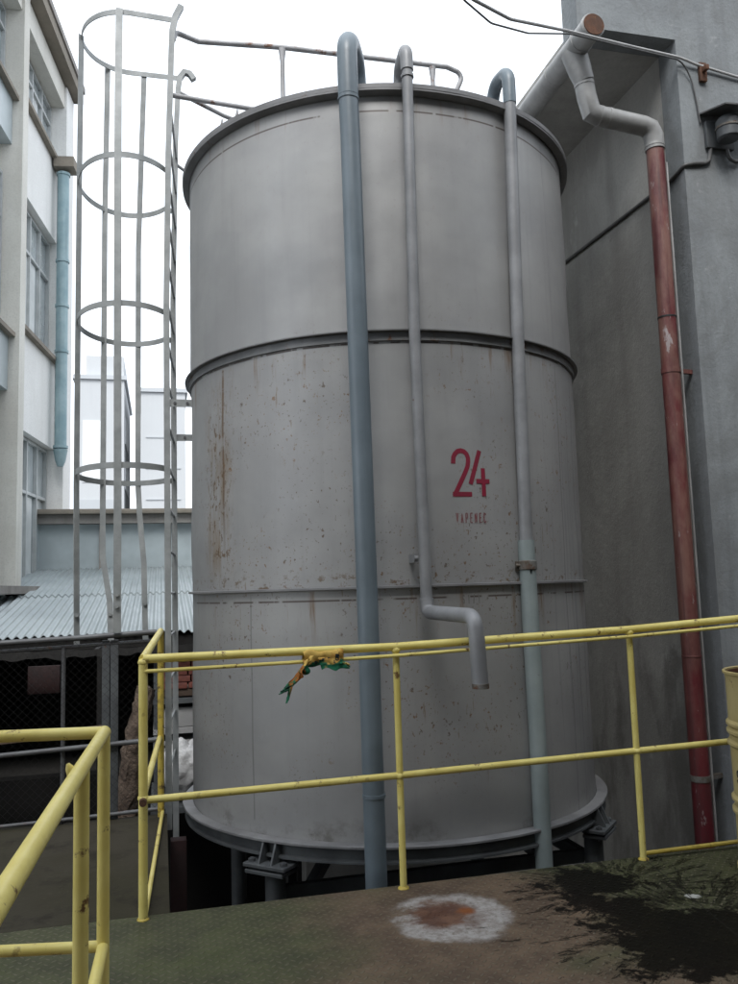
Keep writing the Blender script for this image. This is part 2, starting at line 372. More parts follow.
def deck():
    m = Mat('checker_plate_deck', .6, 0, .22)
    x, y, z = m.xyz()
    # raised lozenge pattern
    s = 26.
    rx = m.mul(m.add(x, y), s*.7071); ry = m.mul(m.sub(x, y), s*.7071)
    fx = m.sub(m.math('FRACT', rx), .5); fy = m.sub(m.math('FRACT', ry), .5)
    par = m.math('MODULO', m.add(m.math('FLOOR', rx), m.add(m.math('FLOOR', ry), 400.)), 2.)
    fx2, fy2 = m.mul(fx, fx), m.mul(fy, fy)
    e1 = m.add(m.mul(fx2, 5.), m.mul(fy2, 40.)); e2 = m.add(m.mul(fx2, 40.), m.mul(fy2, 5.))
    par = m.step(par, .4, .6)
    e = m.add(m.mul(e1, par), m.mul(e2, m.sub(1., par)))
    loz = m.sub(1., m.step(e, .35, 1.))
    n1 = m.noise(1.3, 5, .62); n2 = m.noise(4.5, 6, .7); n3 = m.noise(22, 5, .7)
    olive = m.mix(m.step(n2, .35, .65), (.078, .082, .040), (.054, .056, .031))
    brown = m.mix(m.step(n2, .35, .65), (.150, .105, .070), (.092, .064, .045))
    # brown wear: round the white spill and along the walked strip
    dx = m.sub(x, 1.32); dy = m.sub(y, 3.72)
    r0 = m.math('SQRT', m.add(m.mul(dx, dx), m.mul(dy, dy)))
    bf = m.sub(.95, r0)
    walk = m.sub(3.62, m.add(y, m.mul(m.math('ABSOLUTE', m.sub(x, .9)), .12)))
    br = m.step(m.add(m.math('MAXIMUM', bf, m.mul(walk, 1.1)), m.math('MULTIPLY_ADD', n1, 1.5, -.75)), .05, .55)
    br = m.mul(br, m.sub(1., m.mul(m.step(x, 1.95, 2.3), .8)))
    c = m.mix(br, olive, brown)
    # worn tops of the lozenges, dirt in between
    c = m.mix(m.mul(loz, m.math('MULTIPLY_ADD', n1, .75, .05)), c, (.19, .165, .12))
    c = m.mix(m.mul(m.step(n3, .55, .75), .4), c, (.035, .032, .025))
    # bright green algae tint
    c = m.mix(m.mul(m.mul(m.step(m.noise(2.1, 4), .52, .7), m.sub(1., br)), .5), c, (.075, .086, .032))
    # white ring
    wx = m.sub(x, 1.275); wy = m.sub(y, 3.815)
    wob = m.math('MULTIPLY_ADD', m.noise(7, 5, .65), .14, -.07)
    rw = m.add(m.math('SQRT', m.add(m.mul(wx, wx), m.mul(wy, wy))), wob)
    white = m.mul(m.sub(1., m.step(rw, .24, .305)), m.mul(m.step(m.noise(13, 7, .78), .30, .50), m.step(m.add(m.noise(5, 5, .7), m.mul(wx, .35)), .30, .48)))
    c = m.mix(m.mul(white, .88), c, m.mix(m.step(n3, .35, .7), (.40, .385, .37), (.24, .215, .195)))
    ix = m.sub(x, 1.25); iy = m.mul(m.sub(y, 3.845), .95)
    ri = m.add(m.math('SQRT', m.add(m.mul(ix, ix), m.mul(iy, iy))), m.math('MULTIPLY_ADD', m.noise(8, 6, .7), .26, -.13))
    inn = m.sub(1., m.step(ri, .10, .20))
    c = m.mix(m.mul(inn, .95), c, m.mix(m.step(n2, .4, .6), (.085, .038, .024), (.15, .075, .045)))
    ox = m.sub(x, 1.365); oy = m.sub(y, 3.86)
    ro = m.add(m.math('SQRT', m.add(m.mul(ox, ox), m.mul(oy, oy))), m.math('MULTIPLY_ADD', m.noise(20, 4, .7), .08, -.04))
    c = m.mix(m.sub(1., m.step(ro, .015, .06)), c, (.20, .07, .025))
    # black oil: one ragged pool, splashes flung outward from two spots
    fl = m.math('MULTIPLY_ADD', m.noise(6.5, 7, .72), .62, -.31)
    oil = None
    for (cx, cy, rr, sx, sy) in ((2.08, 4.02, .20, .75, .9), (1.96, 3.78, .13, .8, .9), (2.05, 3.55, .21, .85, .7), (2.26, 3.22, .36, .75, 1.), (1.98, 3.30, .10, .7, 1.), (2.6, 3.5, .10, .6, 1.2), (1.86, 3.12, .12, .7, 1.)):
        px = m.mul(m.sub(x, cx), sx); py = m.mul(m.sub(y, cy), sy)
        val = m.sub(rr, m.math('SQRT', m.add(m.mul(px, px), m.mul(py, py))))
        oil = val if oil is None else m.math('MAXIMUM', oil, val)
    om = m.step(m.add(oil, m.add(fl, m.math('MULTIPLY_ADD', m.noise(24, 5, .75), .26, -.13))), -.01, .05)
    for (cx, cy, reach, ka) in ((2.20, 3.93, .85, 11.), (2.32, 3.42, 1.05, 13.)):
        px = m.sub(x, cx); py = m.sub(y, cy)
        r = m.math('SQRT', m.add(m.mul(px, px), m.mul(py, py))); an = m.math('ARCTAN2', py, px)
        q = m.add(m.mul(an, ka), m.mul(m.noise(3, 3), 2.))
        ray = m.noise(1., 4, .72, m.vec(q, m.mul(r, 4.5), cx))
        thr = m.add(.41, m.mul(m.math('POWER', m.math('DIVIDE', r, reach), 1.5), .26))
        brk = m.step(m.noise(15, 6, .75, m.vec(q, m.mul(r, 1.2), cy)), .40, .52)
        brk = m.mul(brk, m.step(m.noise(24, 5, .7), .34, .46))
        om = m.math('MAXIMUM', om, m.mul(m.mul(m.step(m.sub(ray, thr), .0, .05), brk), m.step(r, .14, .26)))
    spl = m.mul(m.step(m.noise(38, 3, .6), .62, .67), m.step(oil, -.40, -.05))
    om = m.math('MAXIMUM', om, m.mul(spl, .9))
    c = m.mix(m.mul(om, .95), c, (.005, .0045, .0042))
    # small white fleck and hairline seams between plates
    px = m.sub(x, 2.44); py = m.sub(y, 3.69)
    rf = m.add(m.math('SQRT', m.add(m.mul(px, px), m.mul(m.mul(py, py), 2.))), m.math('MULTIPLY_ADD', m.noise(30, 4, .7), .09, -.045))
    c = m.mix(m.sub(1., m.step(rf, .025, .045)), c, (.45, .45, .42))
    seam = m.sub(1., m.step(m.math('ABSOLUTE', m.sub(x, m.math('MULTIPLY_ADD', y, .18, 1.76))), .002, .005))
    seam2 = m.sub(1., m.step(m.math('ABSOLUTE', m.sub(x, m.math('MULTIPLY_ADD', y, .05, .62))), .002, .005))
    c = m.mix(m.mul(m.math('MAXIMUM', seam, m.mul(seam2, 0.)), .8), c, (.02, .02, .016))
    m.color(c)
    rg = m.math('MULTIPLY_ADD', n2, .35, .5)
    m.rough(m.sub(rg, m.mul(om, .2)))
    m.put(m.b.inputs['Specular IOR Level'], m.math('MULTIPLY_ADD', om, -.17, .22))
    m.bump(m.add(m.mul(loz, m.sub(1., m.mul(white, .8))), m.mul(n3, .6)), .0045, 1.)
    return m.m
M_DECK = deck()
def landing_mat():
    m = Mat('worn_landing_plate', .85, 0, .12)
    n2 = m.noise(3.5, 6, .7); n3 = m.noise(26, 5, .7)
    c = m.mix(m.step(m.noise(1.2, 4), .35, .65), (.042, .038, .024), (.052, .046, .034))
    c = m.mix(m.step(n2, .5, .7), c, (.026, .023, .017))
    c = m.mix(m.mul(m.step(n3, .55, .7), .3), c, (.08, .072, .055))
    m.color(c); m.bump(m.add(n3, n2), .002); return m.m
M_LAND = landing_mat()
M_DIRT = paint('dark_oily_soil', (.012, .011, .010), (.018, .016, .014), .95, 0, 1.5, bump=.02)
M_DIRT2 = paint('dark_yard_soil', (.020, .019, .017), (.028, .026, .023), .95, 0, 1.2, bump=.02)
def roof_mat():
    m = Mat('galvanised_corrugated_sheet', .5, .3, .5)
    c = m.mix(m.step(m.noise(1.1, 5, .6), .35, .65), (.36, .40, .41), (.29, .33, .34))
    c = m.mix(m.mul(m.step(m.noise(1., 5, .7, m.scale(5, .5, 1)), .5, .72), .4), c, (.19, .20, .20))
    m.color(c); return m.m
M_ROOF = roof_mat()
M_WOOD = paint('weathered_brown_timber', (.12, .085, .06), (.08, .055, .04), .85, 0, 3, streak=.4, bump=.003)
M_BARK = paint('rough_brown_bark', (.20, .15, .115), (.10, .072, .055), .9, 0, 7, streak=.5, bump=.02)
M_BRICK = paint('dusty_red_brick', (.22, .075, .055), (.16, .06, .05), .9, 0, 14)
M_PANEL = paint('pale_grey_board', (.36, .36, .36), (.30, .30, .30), .7, 0, 3)
M_SACK = paint('white_plastic_sack', (.62, .62, .62), (.50, .50, .50), .4, 0, 6, bump=.01)
M_GALV = paint('galvanised_pipe', (.13, .135, .14), (.095, .095, .10), .5, .2, 5, .7, rsc=9)
M_WIRE = paint('dull_fence_wire', (.014, .013, .012), (.010, .010, .0095), .5, .3, 5)
M_DRUM = paint('cream_yellow_drum_paint', (.52, .43, .20), (.45, .36, .15), .42, 0, 3, .5, (.14, .07, .03), 14, streak=.3)
M_REDP = paint('dark_red_primer', (.024, .007, .0065), (.016, .006, .006), .7, 0, 6)
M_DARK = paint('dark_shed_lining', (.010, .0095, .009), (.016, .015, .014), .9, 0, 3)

# ------------------------------------------------------------------ THE SETTING
struct(MB().box(-150, 150, -40, 260, -3.4, -3.0).build('ground', M_DIRT))
mb = MB(); mb.box(-4, 5.2, -2.5, 4.28, -.012, 0); mb.box(-4, 5.2, 4.20, 4.262, -.16, -.014); mb.box(-.02, .04, 2.4, 4.19, -.16, -.014)
struct(mb.build('platform', M_DECK))
mb = MB(); mb.box(-4, .035, 4.286, 6.14, -.013, -.001); mb.box(-.02, .03, 4.29, 6.12, -.15, -.016); mb.box(-4, -.03, 6.05, 6.12, -.15, -.016)
struct(mb.build('landing', M_LAND))
struct(MB().box(-30, 3.70, 9.95, 60, -2.9, -.45).build('yard', M_DIRT2))
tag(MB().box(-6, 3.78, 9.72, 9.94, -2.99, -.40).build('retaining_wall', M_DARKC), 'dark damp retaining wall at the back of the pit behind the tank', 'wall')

# ------------------------------------------------------------------ TANK
cx, cy = TC
SHELL_WOB = .011
tank = thing('storage_tank', 'large round grey steel storage tank marked 24 standing on legs', 'tank', (cx, cy, 0))
prof = [(TR-.02, -.03)]
zz = [-.03+i*(4.66/46) for i in range(47)]
MB().lathe(cx, cy, [(TR, z) for z in zz], 192, SHELL_WOB).build('shell', M_TANK, tank)
MB().lathe(cx, cy, [(TR+.055, 4.625), (TR+.055, 4.655), (.05, 4.92), (.05, 4.90), (TR-.01, 4.628)], 128, close=True).build('roof', M_RING, tank)
MB().lathe(cx, cy, [(TR+.004, 4.597), (TR+.046, 4.606), (TR+.054, 4.612), (TR+.054, 4.640), (TR+.045, 4.640), (TR+.045, 4.615), (TR+.004, 4.605)], 160, .004, close=True).build('rim', M_RING, tank)
mb = MB(); mb.lathe(cx, cy, [(TR+.006, 3.052), (TR+.043, 3.054), (TR+.044, 3.061), (TR+.006, 3.066)], 192, .004, close=True)
r1 = mb.build('stiffener_ring', M_RING, tank)
mb = MB(); mb.lathe(cx, cy, [(TR+.002, 2.998), (TR+.013, 3.000), (TR+.014, 3.051), (TR+.002, 3.051)], 192, .008, close=True)
mb.build('ring_web', M_WEB, r1)
mb = MB()
mb.lathe(cx, cy, [(TR+.004, 1.487), (TR+.03, 1.490), (TR+.03, 1.502), (TR+.004, 1.505)], 160, .006, close=True)
mb.build('stiffener_ring', M_FLANGE, tank)
# plate tail that stands out of the ring on the right
a = math.radians(-12)
mb = MB(); mb.bar((cx+(TR-.01)*math.cos(a), cy+(TR-.01)*math.sin(a), 1.498), (cx+(TR+.075)*math.cos(a), cy+(TR+.075)*math.sin(a), 1.50), .10, .011)
mb.build('ring_tab', M_FLANGE, tank)
# broad foot flange: light top plate, channel below
mb = MB(); mb.lathe(cx, cy, [(TR+.003, .035), (TR+.075, .035), (TR+.078, .032), (TR+.078, .020), (TR+.075, .018), (TR+.003, .018)], 160, .003, close=True)
mb.build('foot_flange', M_FLANGE, tank)
mb = MB(); mb.lathe(cx, cy, [(TR+.002, .017), (TR+.03, .017), (TR+.03, -.050), (TR+.06, -.055), (TR+.06, -.068), (TR+.002, -.068)], 160, .002, close=True)
mb.lathe(cx, cy, [(.02, -.060), (TR+.003, -.060), (TR+.003, -.066), (.02, -.066)], 96, close=True)
mb.build('channel_ring', M_LEG, tank)
# legs with bolted bracket plates
for k, ad in enumerate((-134, -44, 46, 136)):
    a = math.radians(ad); d = Vector((math.cos(a), math.sin(a), 0)); s = Vector((-d.y, d.x, 0))
    c = Vector((cx, cy, 0))+d*(TR+.02)
    mb = MB(); mb.cyl(c+Vector((0, 0, -3.0)), c+Vector((0, 0, -.155)), .062, 20); mb.cyl(c+Vector((0, 0, -3.0)), c+Vector((0, 0, -2.97)), .14, 20)
    leg = mb.build('leg', M_LEG, tank)
    mb = MB(); q = c+d*.045
    for dz, w in ((-.105, .30), (-.140, .27)):
        mb.bar(q-s*w/2+Vector((0, 0, dz)), q+s*w/2+Vector((0, 0, dz)), .15, .022, bev=.003)
    for e in (-.045, .045):
        g = q+s*e
        mb.poly([g-s*.006-d*.03+Vector((0, 0, -.094)), g-s*.006+d*.06+Vector((0, 0, -.094)), g-s*.006+d*.012+Vector((0, 0, .016)), g-s*.006-d*.03+Vector((0, 0, .016))], s*.012)
    br = mb.build('support_bracket', M_LEG, tank)
    for e in (-.115, .115):
        mb = MB(); h = q+s*e+d*.03; mb.cyl(h+Vector((0, 0, -.165)), h+Vector((0, 0, -.072)), .012, 8); mb.cyl(h+Vector((0, 0, -.094)), h+Vector((0, 0, -.076)), .022, 6)
        mb.build('bolt', M_LEG, br)
    e = Vector((cx, cy, 0))+d*(TR-.75)
    MB().bar(c+Vector((0, 0, -.55))-d*.05, e+Vector((0, 0, -.10)), .07, .05).build('brace', M_LEG, tank)
for ad in (-134, -44, 46):
    a0, a1 = math.radians(ad), math.radians(ad+90)
    p = Vector((cx+(TR-.06)*math.cos(a0), cy+(TR-.06)*math.sin(a0), -.30)); q = Vector((cx+(TR-.06)*math.cos(a1), cy+(TR-.06)*math.sin(a1), -.30))
    MB().bar(p, q, .05, .08).build('tie_beam', M_LEG, tank)
# stroke lettering bent onto the shell
STROKES = {
 '2': [[(0, .74), (.01, .84), (.06, .92), (.14, .98), (.24, 1.), (.34, .98), (.42, .92), (.46, .83), (.46, .74), (.43, .63), (.36, .51), (.22, .30), (.02, .0)], [(.0, .0), (.48, .0)]],
 '4': [[(.30, .97), (.0, .27)], [(.22, .30), (.55, .30)], [(.40, .56), (.40, 0.)]],
 'V': [[(0, 1), (.25, 0), (.5, 1)]], 'A': [[(0, 0), (.25, 1), (.5, 0)], [(.1, .35), (.4, .35)]],
 'P': [[(0, 0), (0, 1), (.38, 1), (.48, .85), (.48, .62), (.38, .48), (0, .48)]],
 'E': [[(.48, 1), (0, 1), (0, 0), (.48, 0)], [(0, .5), (.38, .5)]],
 'N': [[(0, 0), (0, 1), (.48, 0), (.48, 1)]], 'C': [[(.48, .85), (.38, 1), (.1, 1), (0, .85), (0, .15), (.1, 0), (.38, 0), (.48, .15)]],
 'S': [[(.48, .85), (.38, 1), (.1, 1), (0, .85), (0, .62), (.12, .52), (.36, .48), (.48, .36), (.48, .14), (.38, 0), (.1, 0), (0, .15)]],
 'I': [[(0, 0), (0, 1)]], '1': [[(0, .8), (.2, 1), (.2, 0)]], '/': [[(0, 0), (.3, 1)]],
}
def lettering(text, x0, z0, h, wf, adv, th, axis, R, name, mat, parent, wob=0.):
    """flat painted strokes on an upright cylinder; x0 is the arc position from the front line"""
    mb = MB(); lift = [0]
    def put(px, pz, off):
        an = px/R; off += wobble(an-PI/2, pz, wob) if wob else 0
        return mb.bm.verts.new((axis[0]+(R+off)*math.sin(an), axis[1]-(R+off)*math.cos(an), pz))
    for i, ch in enumerate(text):
        for st in STROKES[ch]:
            pts = []
            for (p, q) in zip(st[:-1], st[1:]):
                n = 6
                pts += [(p[0]+(q[0]-p[0])*k/n, p[1]+(q[1]-p[1])*k/n) for k in range(n)]
            pts.append(st[-1])
            P = [Vector((x0+i*adv+x*h*wf/.5, z0+y*h)) for x, y in pts]
            off = .0016+.0004*lift[0]; lift[0] += 1; prev = None
            for k, p in enumerate(P):
                d = P[min(k+1, len(P)-1)]-P[max(k-1, 0)]; d.normalize(); nn = Vector((-d.y, d.x))*th/2
                if k == 0: p = p-d*th*.4
                if k == len(P)-1: p = p+d*th*.4
                cur = (put(*(p+nn), off), put(*(p-nn), off))
                if prev: mb.bm.faces.new((prev[0], prev[1], cur[1], cur[0]))
                prev = cur
    return mb.build(name, mat, parent)
AX = (cx, cy)
lettering('24', .048, 2.045, .270, .40, .112, .029, AX, TR, 'number_marking', M_MARK, tank, SHELL_WOB)
lettering('VAPENEC', .055, 1.872, .056, .20, .0305, .0058, AX, TR, 'name_marking', M_MARK2, tank, SHELL_WOB)
lettering('S1/1', .075, 1.385, .05, .16, .034, .006, AX, TR, 'stencil_marking', M_MARK3, tank, SHELL_WOB)
# railing and lugs on the tank roof
roofrail = MB().tube([(.098, 6.225, 5.75), (.12, 6.30, 5.87), (.30, 6.40, 5.885), (.97, 6.40, 5.925), (2.40, 6.40, 5.935), (2.56, 6.42, 5.90), (2.44, 6.44, 5.62), (2.38, 6.45, 4.70)], .021, 12, .06).build('roof_railing', M_RAILG, tank)
for u in (.975, 2.27):
    MB().tube([(u, 6.40, 4.70), (u, 6.40, 5.80), (u, 6.40, 5.91)], [.019, .019, .032], 12).build('rail_post', M_RAILG, roofrail)
MB().tube([(.06, 6.23, 5.30), (1.3, 6.40, 5.32)], .019, 12).build('middle_rail', M_RAILG, roofrail)
MB().tube([(.17, 6.93, 5.75), (.55, 7.15, 5.72), (1.25, 7.45, 5.68)], .019, 12).build('far_rail', M_RAILG, roofrail)
MB().tube([(.125, 6.95, 5.12), (.60, 7.25, 4.95)], .014, 10).build('far_rail', M_RAILG, roofrail)
MB().cyl((1.25, 7.45, 4.70), (1.25, 7.45, 5.70), .019, 12).build('rail_post', M_RAILG, roofrail)
for px, py in ((.47, 5.40), (.40, 5.55)):
    d = Vector((px-cx, py-cy, 0)).normalized(); s = Vector((-d.y, d.x, 0)); b = Vector((cx, cy, 4.64))+d*(TR+.01)
    MB().poly([b-s*.05, b+s*.05, b+s*.045+Vector((0, 0, .085)), b+s*.02+Vector((0, 0, .03))], d*.012).build('lifting_lug', M_RAILG, tank)

# ------------------------------------------------------------------ PIPES ON THE TANK
def collar(p, r, h, mat, parent, ax=(0, 0, 1)):
    p = Vector(p); ax = Vector(ax).normalized()
    return MB().tube([p-ax*h/2, p-ax*h/2+ax*.001, p+ax*h/2-ax*.001, p+ax*h/2], [r*.97, r, r, r*.97], 24).build('collar', mat, parent)
bp = thing('overflow_pipe', 'thick blue grey pipe hooked over the tank top, left of the number 24', 'pipe', (1.13, 4.62, -2.9))
MB().tube([(1.142, 4.655, -2.95), (1.128, 4.640, 1.5), (1.112, 4.655, 4.20), (1.108, 4.66, 4.46)], .060, 28).build('straight_run', M_BLUE, bp)
MB().tube([(1.108, 4.66, 4.455), (1.108, 4.665, 4.88), (1.245, 4.99, 4.90), (1.255, 5.03, 4.66)], .062, 28, .17).build('gooseneck', M_BLUE, bp)
collar((1.108, 4.66, 4.44), .065, .022, M_BLUE, bp); collar((1.134, 4.645, .36), .065, .02, M_BLUE, bp); pass

tp = thing('drain_pipe', 'thin grey pipe down the tank middle, bent out over the yellow railing', 'pipe', (1.5, 4.7, 0))
MB().tube([(1.497, 4.70, 1.40), (1.484, 4.70, 3.0), (1.500, 4.70, 4.72)], .034, 22).build('straight_run', M_THIN, tp)
MB().tube([(1.500, 4.70, 4.70), (1.500, 4.705, 4.86), (1.54, 5.0, 4.90), (1.545, 5.02, 4.70)], .040, 22, .09).build('gooseneck', M_THIN, tp)
MB().tube([(1.497, 4.70, 1.425), (1.497, 4.69, 1.345), (1.556, 4.09, 1.335), (1.561, 4.085, 1.20)], .040, 22, .065).build('elbow', M_THIN, tp)
MB().tube([(1.5605, 4.085, 1.235), (1.568, 4.08, .985)], .0415, 22).build('outlet', M_THIN, tp)
collar((1.568, 4.08, .985), .044, .025, M_WELD, tp); collar((1.500, 4.70, 4.66), .0405, .02, M_THIN, tp); collar((1.4965, 4.70, 1.415), .0415, .016, M_THIN, tp)
mb = MB(); mb.bar((1.448, 4.72, 1.66), (1.448, 4.83, 1.66), .02, .05); mb.cyl((1.437, 4.72, 1.66), (1.46, 4.72, 1.66), .014, 8); mb.build('clamp', M_THIN, tp)

pp = thing('feed_pipe', 'pale greenish pipe on the tank right side, thicker below its clamp', 'pipe', (2.22, 4.85, -2.9))
MB().tube([(2.212, 4.86, 1.72), (2.228, 4.86, 3.10), (2.257, 4.86, 4.68)], .0405, 22).build('upper_run', M_THIN, pp)
MB().tube([(2.257, 4.86, 4.66), (2.258, 4.862, 4.90), (2.262, 5.14, 4.95), (2.262, 5.16, 4.64)], .044, 22, .11).build('gooseneck', M_BLUE, pp)
MB().tube([(2.226, 4.86, -2.95), (2.222, 4.86, .5), (2.212, 4.86, 1.60)], .052, 26).build('lower_run', M_PALE, pp)
MB().tube([(2.212, 4.86, 1.55), (2.212, 4.86, 1.76)], .052, 26).build('socket', M_PALE, pp)
MB().tube([(2.212, 4.86, 1.575), (2.212, 4.86, 1.580), (2.212, 4.86, 1.630), (2.212, 4.86, 1.635)], [.053, .060, .060, .053], 26).build('clamp', M_WELD, pp)
collar((2.228, 4.86, 3.06), .040, .012, M_RING, pp)
mb = MB(); mb.bar((2.15, 4.86, 1.60), (2.15, 4.98, 1.60), .03, .06); mb.cyl((2.13, 4.85, 1.605), (2.17, 4.85, 1.605), .012, 6); mb.build('bracket', M_WELD, pp)
MB().bar((2.275, 4.87, 1.70), (2.275, 5.02, 1.70), .012, .04).build('bracket', M_WELD, pp)

# ------------------------------------------------------------------ CAGED LADDER
lad = thing('caged_ladder', 'tall grey steel ladder in a safety cage left of the tank', 'ladder', (.05, 6.55, 0))
NEAR, FAR = (.048, 6.20), (.105, 6.95)
MB().strip([(.048, 6.20, -.12), (.047, 6.20, 1.2), (.042, 6.20, 3.6), (.060, 6.20, 4.8), (.085, 6.20, 5.62), (.092, 6.20, 5.80), (.115, 6.20, 5.92), (.160, 6.20, 6.02)], .050, .044, (0, 1, 0)).build('stringer', M_LADDER, lad)
MB().strip([(.107, 6.95, -.5), (.107, 6.95, 1.4), (.101, 6.95, 3.9), (.128, 6.95, 5.3), (.150, 6.95, 5.78), (.165, 6.95, 5.90), (.205, 6.95, 5.96), (.250, 6.95, 5.95), (.285, 6.95, 5.90)], .050, .044, (0, 1, 0)).build('stringer', M_LADDER, lad)
rung = MB().cyl((.05, 6.20, .28), (.104, 6.95, .28), .0095, 10).build('rung', M_LADDER, lad)
for k in range(1, 17): repeat(rung, (.0 if k < 12 else .006*(k-11), 0, .305*k))
rung['label'] = 'lowest rung'
def hoop(z, dx=0., top=False):
    a0 = 90 if top else 38
    pts = [(.045+dx, 6.20, z)]
    for k in range(0, 49):
        a = math.radians(-a0-k*(360-2*a0)/48); pts.append((-.245+dx*.3+.370*math.cos(a), 6.565+(.385 if top else .515)*math.sin(a), z))
    pts += [(.105+dx, 6.95, z)]
    return MB().strip(pts, .042, .007).build('hoop', M_LADDER, lad)
for z, dx, tp in ((5.90, .05, True), (4.69, .0, False), (3.57, -.005, False), (2.40, -.005, False)): hoop(z, dx, tp)
def cbar(pts, w=.042, out=(0, -1, 0)):
    return MB().strip(pts, w, .008, out).build('cage_bar', M_LADDER, lad)
cbar([(-.298, 6.170, 5.92), (-.300, 6.10, 5.2), (-.298, 6.043, 4.6), (-.297, 6.043, 3.5), (-.292, 6.043, 2.2), (-.294, 6.07, 1.24)], .052, (1, 0, 0))
cbar([(-.130, 6.955, 5.92), (-.155, 7.02, 5.2), (-.180, 7.078, 4.4), (-.183, 7.078, 2.40), (-.170, 7.06, 2.15), (-.135, 7.01, 1.75), (-.122, 7.0, 1.12)], .044, (1, 0, 0))
cbar([(-.425, 6.91, 5.92), (-.448, 7.00, 4.6), (-.452, 7.00, 2.2), (-.450, 6.99, 1.80), (-.390, 6.90, 1.45), (-.378, 6.88, 1.12)], .044, (1, 0, 0))
cbar([(-.604, 6.55, 5.92), (-.610, 6.55, 4.6), (-.612, 6.55, 2.3), (-.600, 6.55, 1.15)], .044, (.8, .6, 0))
for p in ((-.294, 6.052, 1.42), (-.126, 6.995, 1.42), (-.386, 6.885, 1.35), (-.293, 6.050, 1.50), (-.600, 6.53, 1.36)):
    MB().cyl((p[0], p[1]-.012, p[2]), (p[0], p[1]+.012, p[2]), .014, 6).build('bolt', M_LADDER, lad)
for y, z in ((6.20, 2.88), (6.95, 2.76)):
    mb = MB(); mb.bar((.03, y-.01, z), (.27 if y < 6.5 else .40, y-.01, z), .008, .055)
    wb = mb.build('wall_bracket', M_LADDER, lad)
    for q in (.10, .19): MB().cyl((q, y-.022, z), (q, y+.002, z), .011, 6).build('bolt', M_GALV, wb)
tag(MB().box(.055, .16, 5.93, 6.03, -3.0, -.13, .004).build('support_post', M_REDP), 'dark red steel post in the pit below the ladder foot', 'post')

# ------------------------------------------------------------------ MAIN YELLOW RAILING
gr = thing('guard_railing', 'long yellow pipe railing along the platform edge in front of the tank', 'railing', (1.2, 4.24, 0))
RV = 4.235; R = .021
MB().tube([(-.085, RV, 1.190), (1.172, RV, 1.190), (2.515, RV, 1.222), (3.22, RV, 1.255), (4.9, RV, 1.33)], R, 16).build('top_rail', M_YEL, gr)
MB().tube([(-.08, RV, .535), (1.172, RV, .547), (2.515, RV, .568), (4.9, RV, .60)], .0175, 16).build('middle_rail', M_YEL, gr)
MB().tube([(-.08, RV-.012, 1.132), (.62, RV-.012, 1.138), (1.172, RV-.03, 1.147), (2.515, RV-.03, 1.186), (3.22, RV-.028, 1.217), (4.9, RV-.012, 1.29)], .0095, 10).build('cable_conduit', M_YEL, gr)
for u in (-.085, 1.172, 2.515, 3.95):
    t = 1.185 if u < 1.5 else (1.215 if u < 3 else 1.28)
    MB().tube([(u, RV, 0), (u, RV, t)], .0215 if u < 0 else .0175, 16).build('post', M_YEL, gr)
MB().tube([(2.515, RV, .03), (4.9, RV, .042)], .012, 10).build('toe_rail', M_YELD, gr)
MB().tube([(-.085, RV, 1.190), (-.005, 6.08, 1.24)], R, 16).build('top_rail', M_YEL, gr)
MB().tube([(-.085, RV, .555), (-.012, 6.08, .52)], .0175, 16).build('middle_rail', M_YEL, gr)
MB().tube([(-.075, RV, .025), (.005, 6.08, .03)], .012, 10).build('toe_rail', M_YEL, gr)
MB().tube([(-.005, 6.08, -.1), (-.005, 6.08, 1.235)], .022, 16).build('post', M_YELD, gr)
for u in (-.085, 1.172, 2.515):
    for z in ((1.175, .545, 0) if u < 1.5 else (1.207, .568, 0)):
        b = bmesh.new(); bmesh.ops.create_uvsphere(b, u_segments=16, v_segments=10, radius=.0255 if z else .029)
        for v in b.verts:
            v.co *= 1+.10*mnoise.noise(v.co*90+Vector((u, z, 0))); v.co.z *= .75 if z else .45; v.co += Vector((u, RV, z))
        mb = MB(); mb.merge(b); mb.build('weld', M_YELD if z == 0 else M_YEL, gr)
MB().tube([(-.085, RV-.06, .535), (-.085, RV-.018, .535)], .017, 14).build('pipe_stub', M_RUST, gr)

# stair railing, nearest the camera
fr = thing('stair_railing', 'yellow pipe railing corner at the front left, nearest the viewer', 'railing', (-.17, 2.77, 0))
A = (-.172, 2.775, 1.08)
MB().tube([A, (-2.2, 3.15, 1.08)], .0185, 18).build('top_rail', M_YEL, fr)
MB().tube([A, (-.188, 2.21, 1.085), (-.245, .4, 1.09)], .0185, 18).build('top_rail', M_YEL, fr)
MB().tube([(-.172, 2.775, 0), A], .0185, 18).build('post', M_YEL, fr)
MB().tube([(-.188, 2.21, 0), (-.188, 2.21, 1.08)], .0185, 18).build('post', M_YEL, fr)
b = bmesh.new(); bmesh.ops.create_uvsphere(b, u_segments=18, v_segments=12, radius=.0205, matrix=Matrix.Translation(A)); mb = MB(); mb.merge(b); mb.build('corner_weld', M_YEL, fr)
MB().tube([(-.172, 2.775, .455), (-2.2, 3.15, .47)], .017, 18).build('middle_rail', M_YEL, fr)
MB().tube([(-.172, 2.775, .455), (-.235, .4, .455)], .017, 18).build('middle_rail', M_YEL, fr)
MB().tube([(-.212, 2.225, 1.068), (-.218, 2.225, 1.085), (-.222, 2.225, 1.095)], [.012, .010, .004], 10).build('weld_bead', M_YEL, fr)

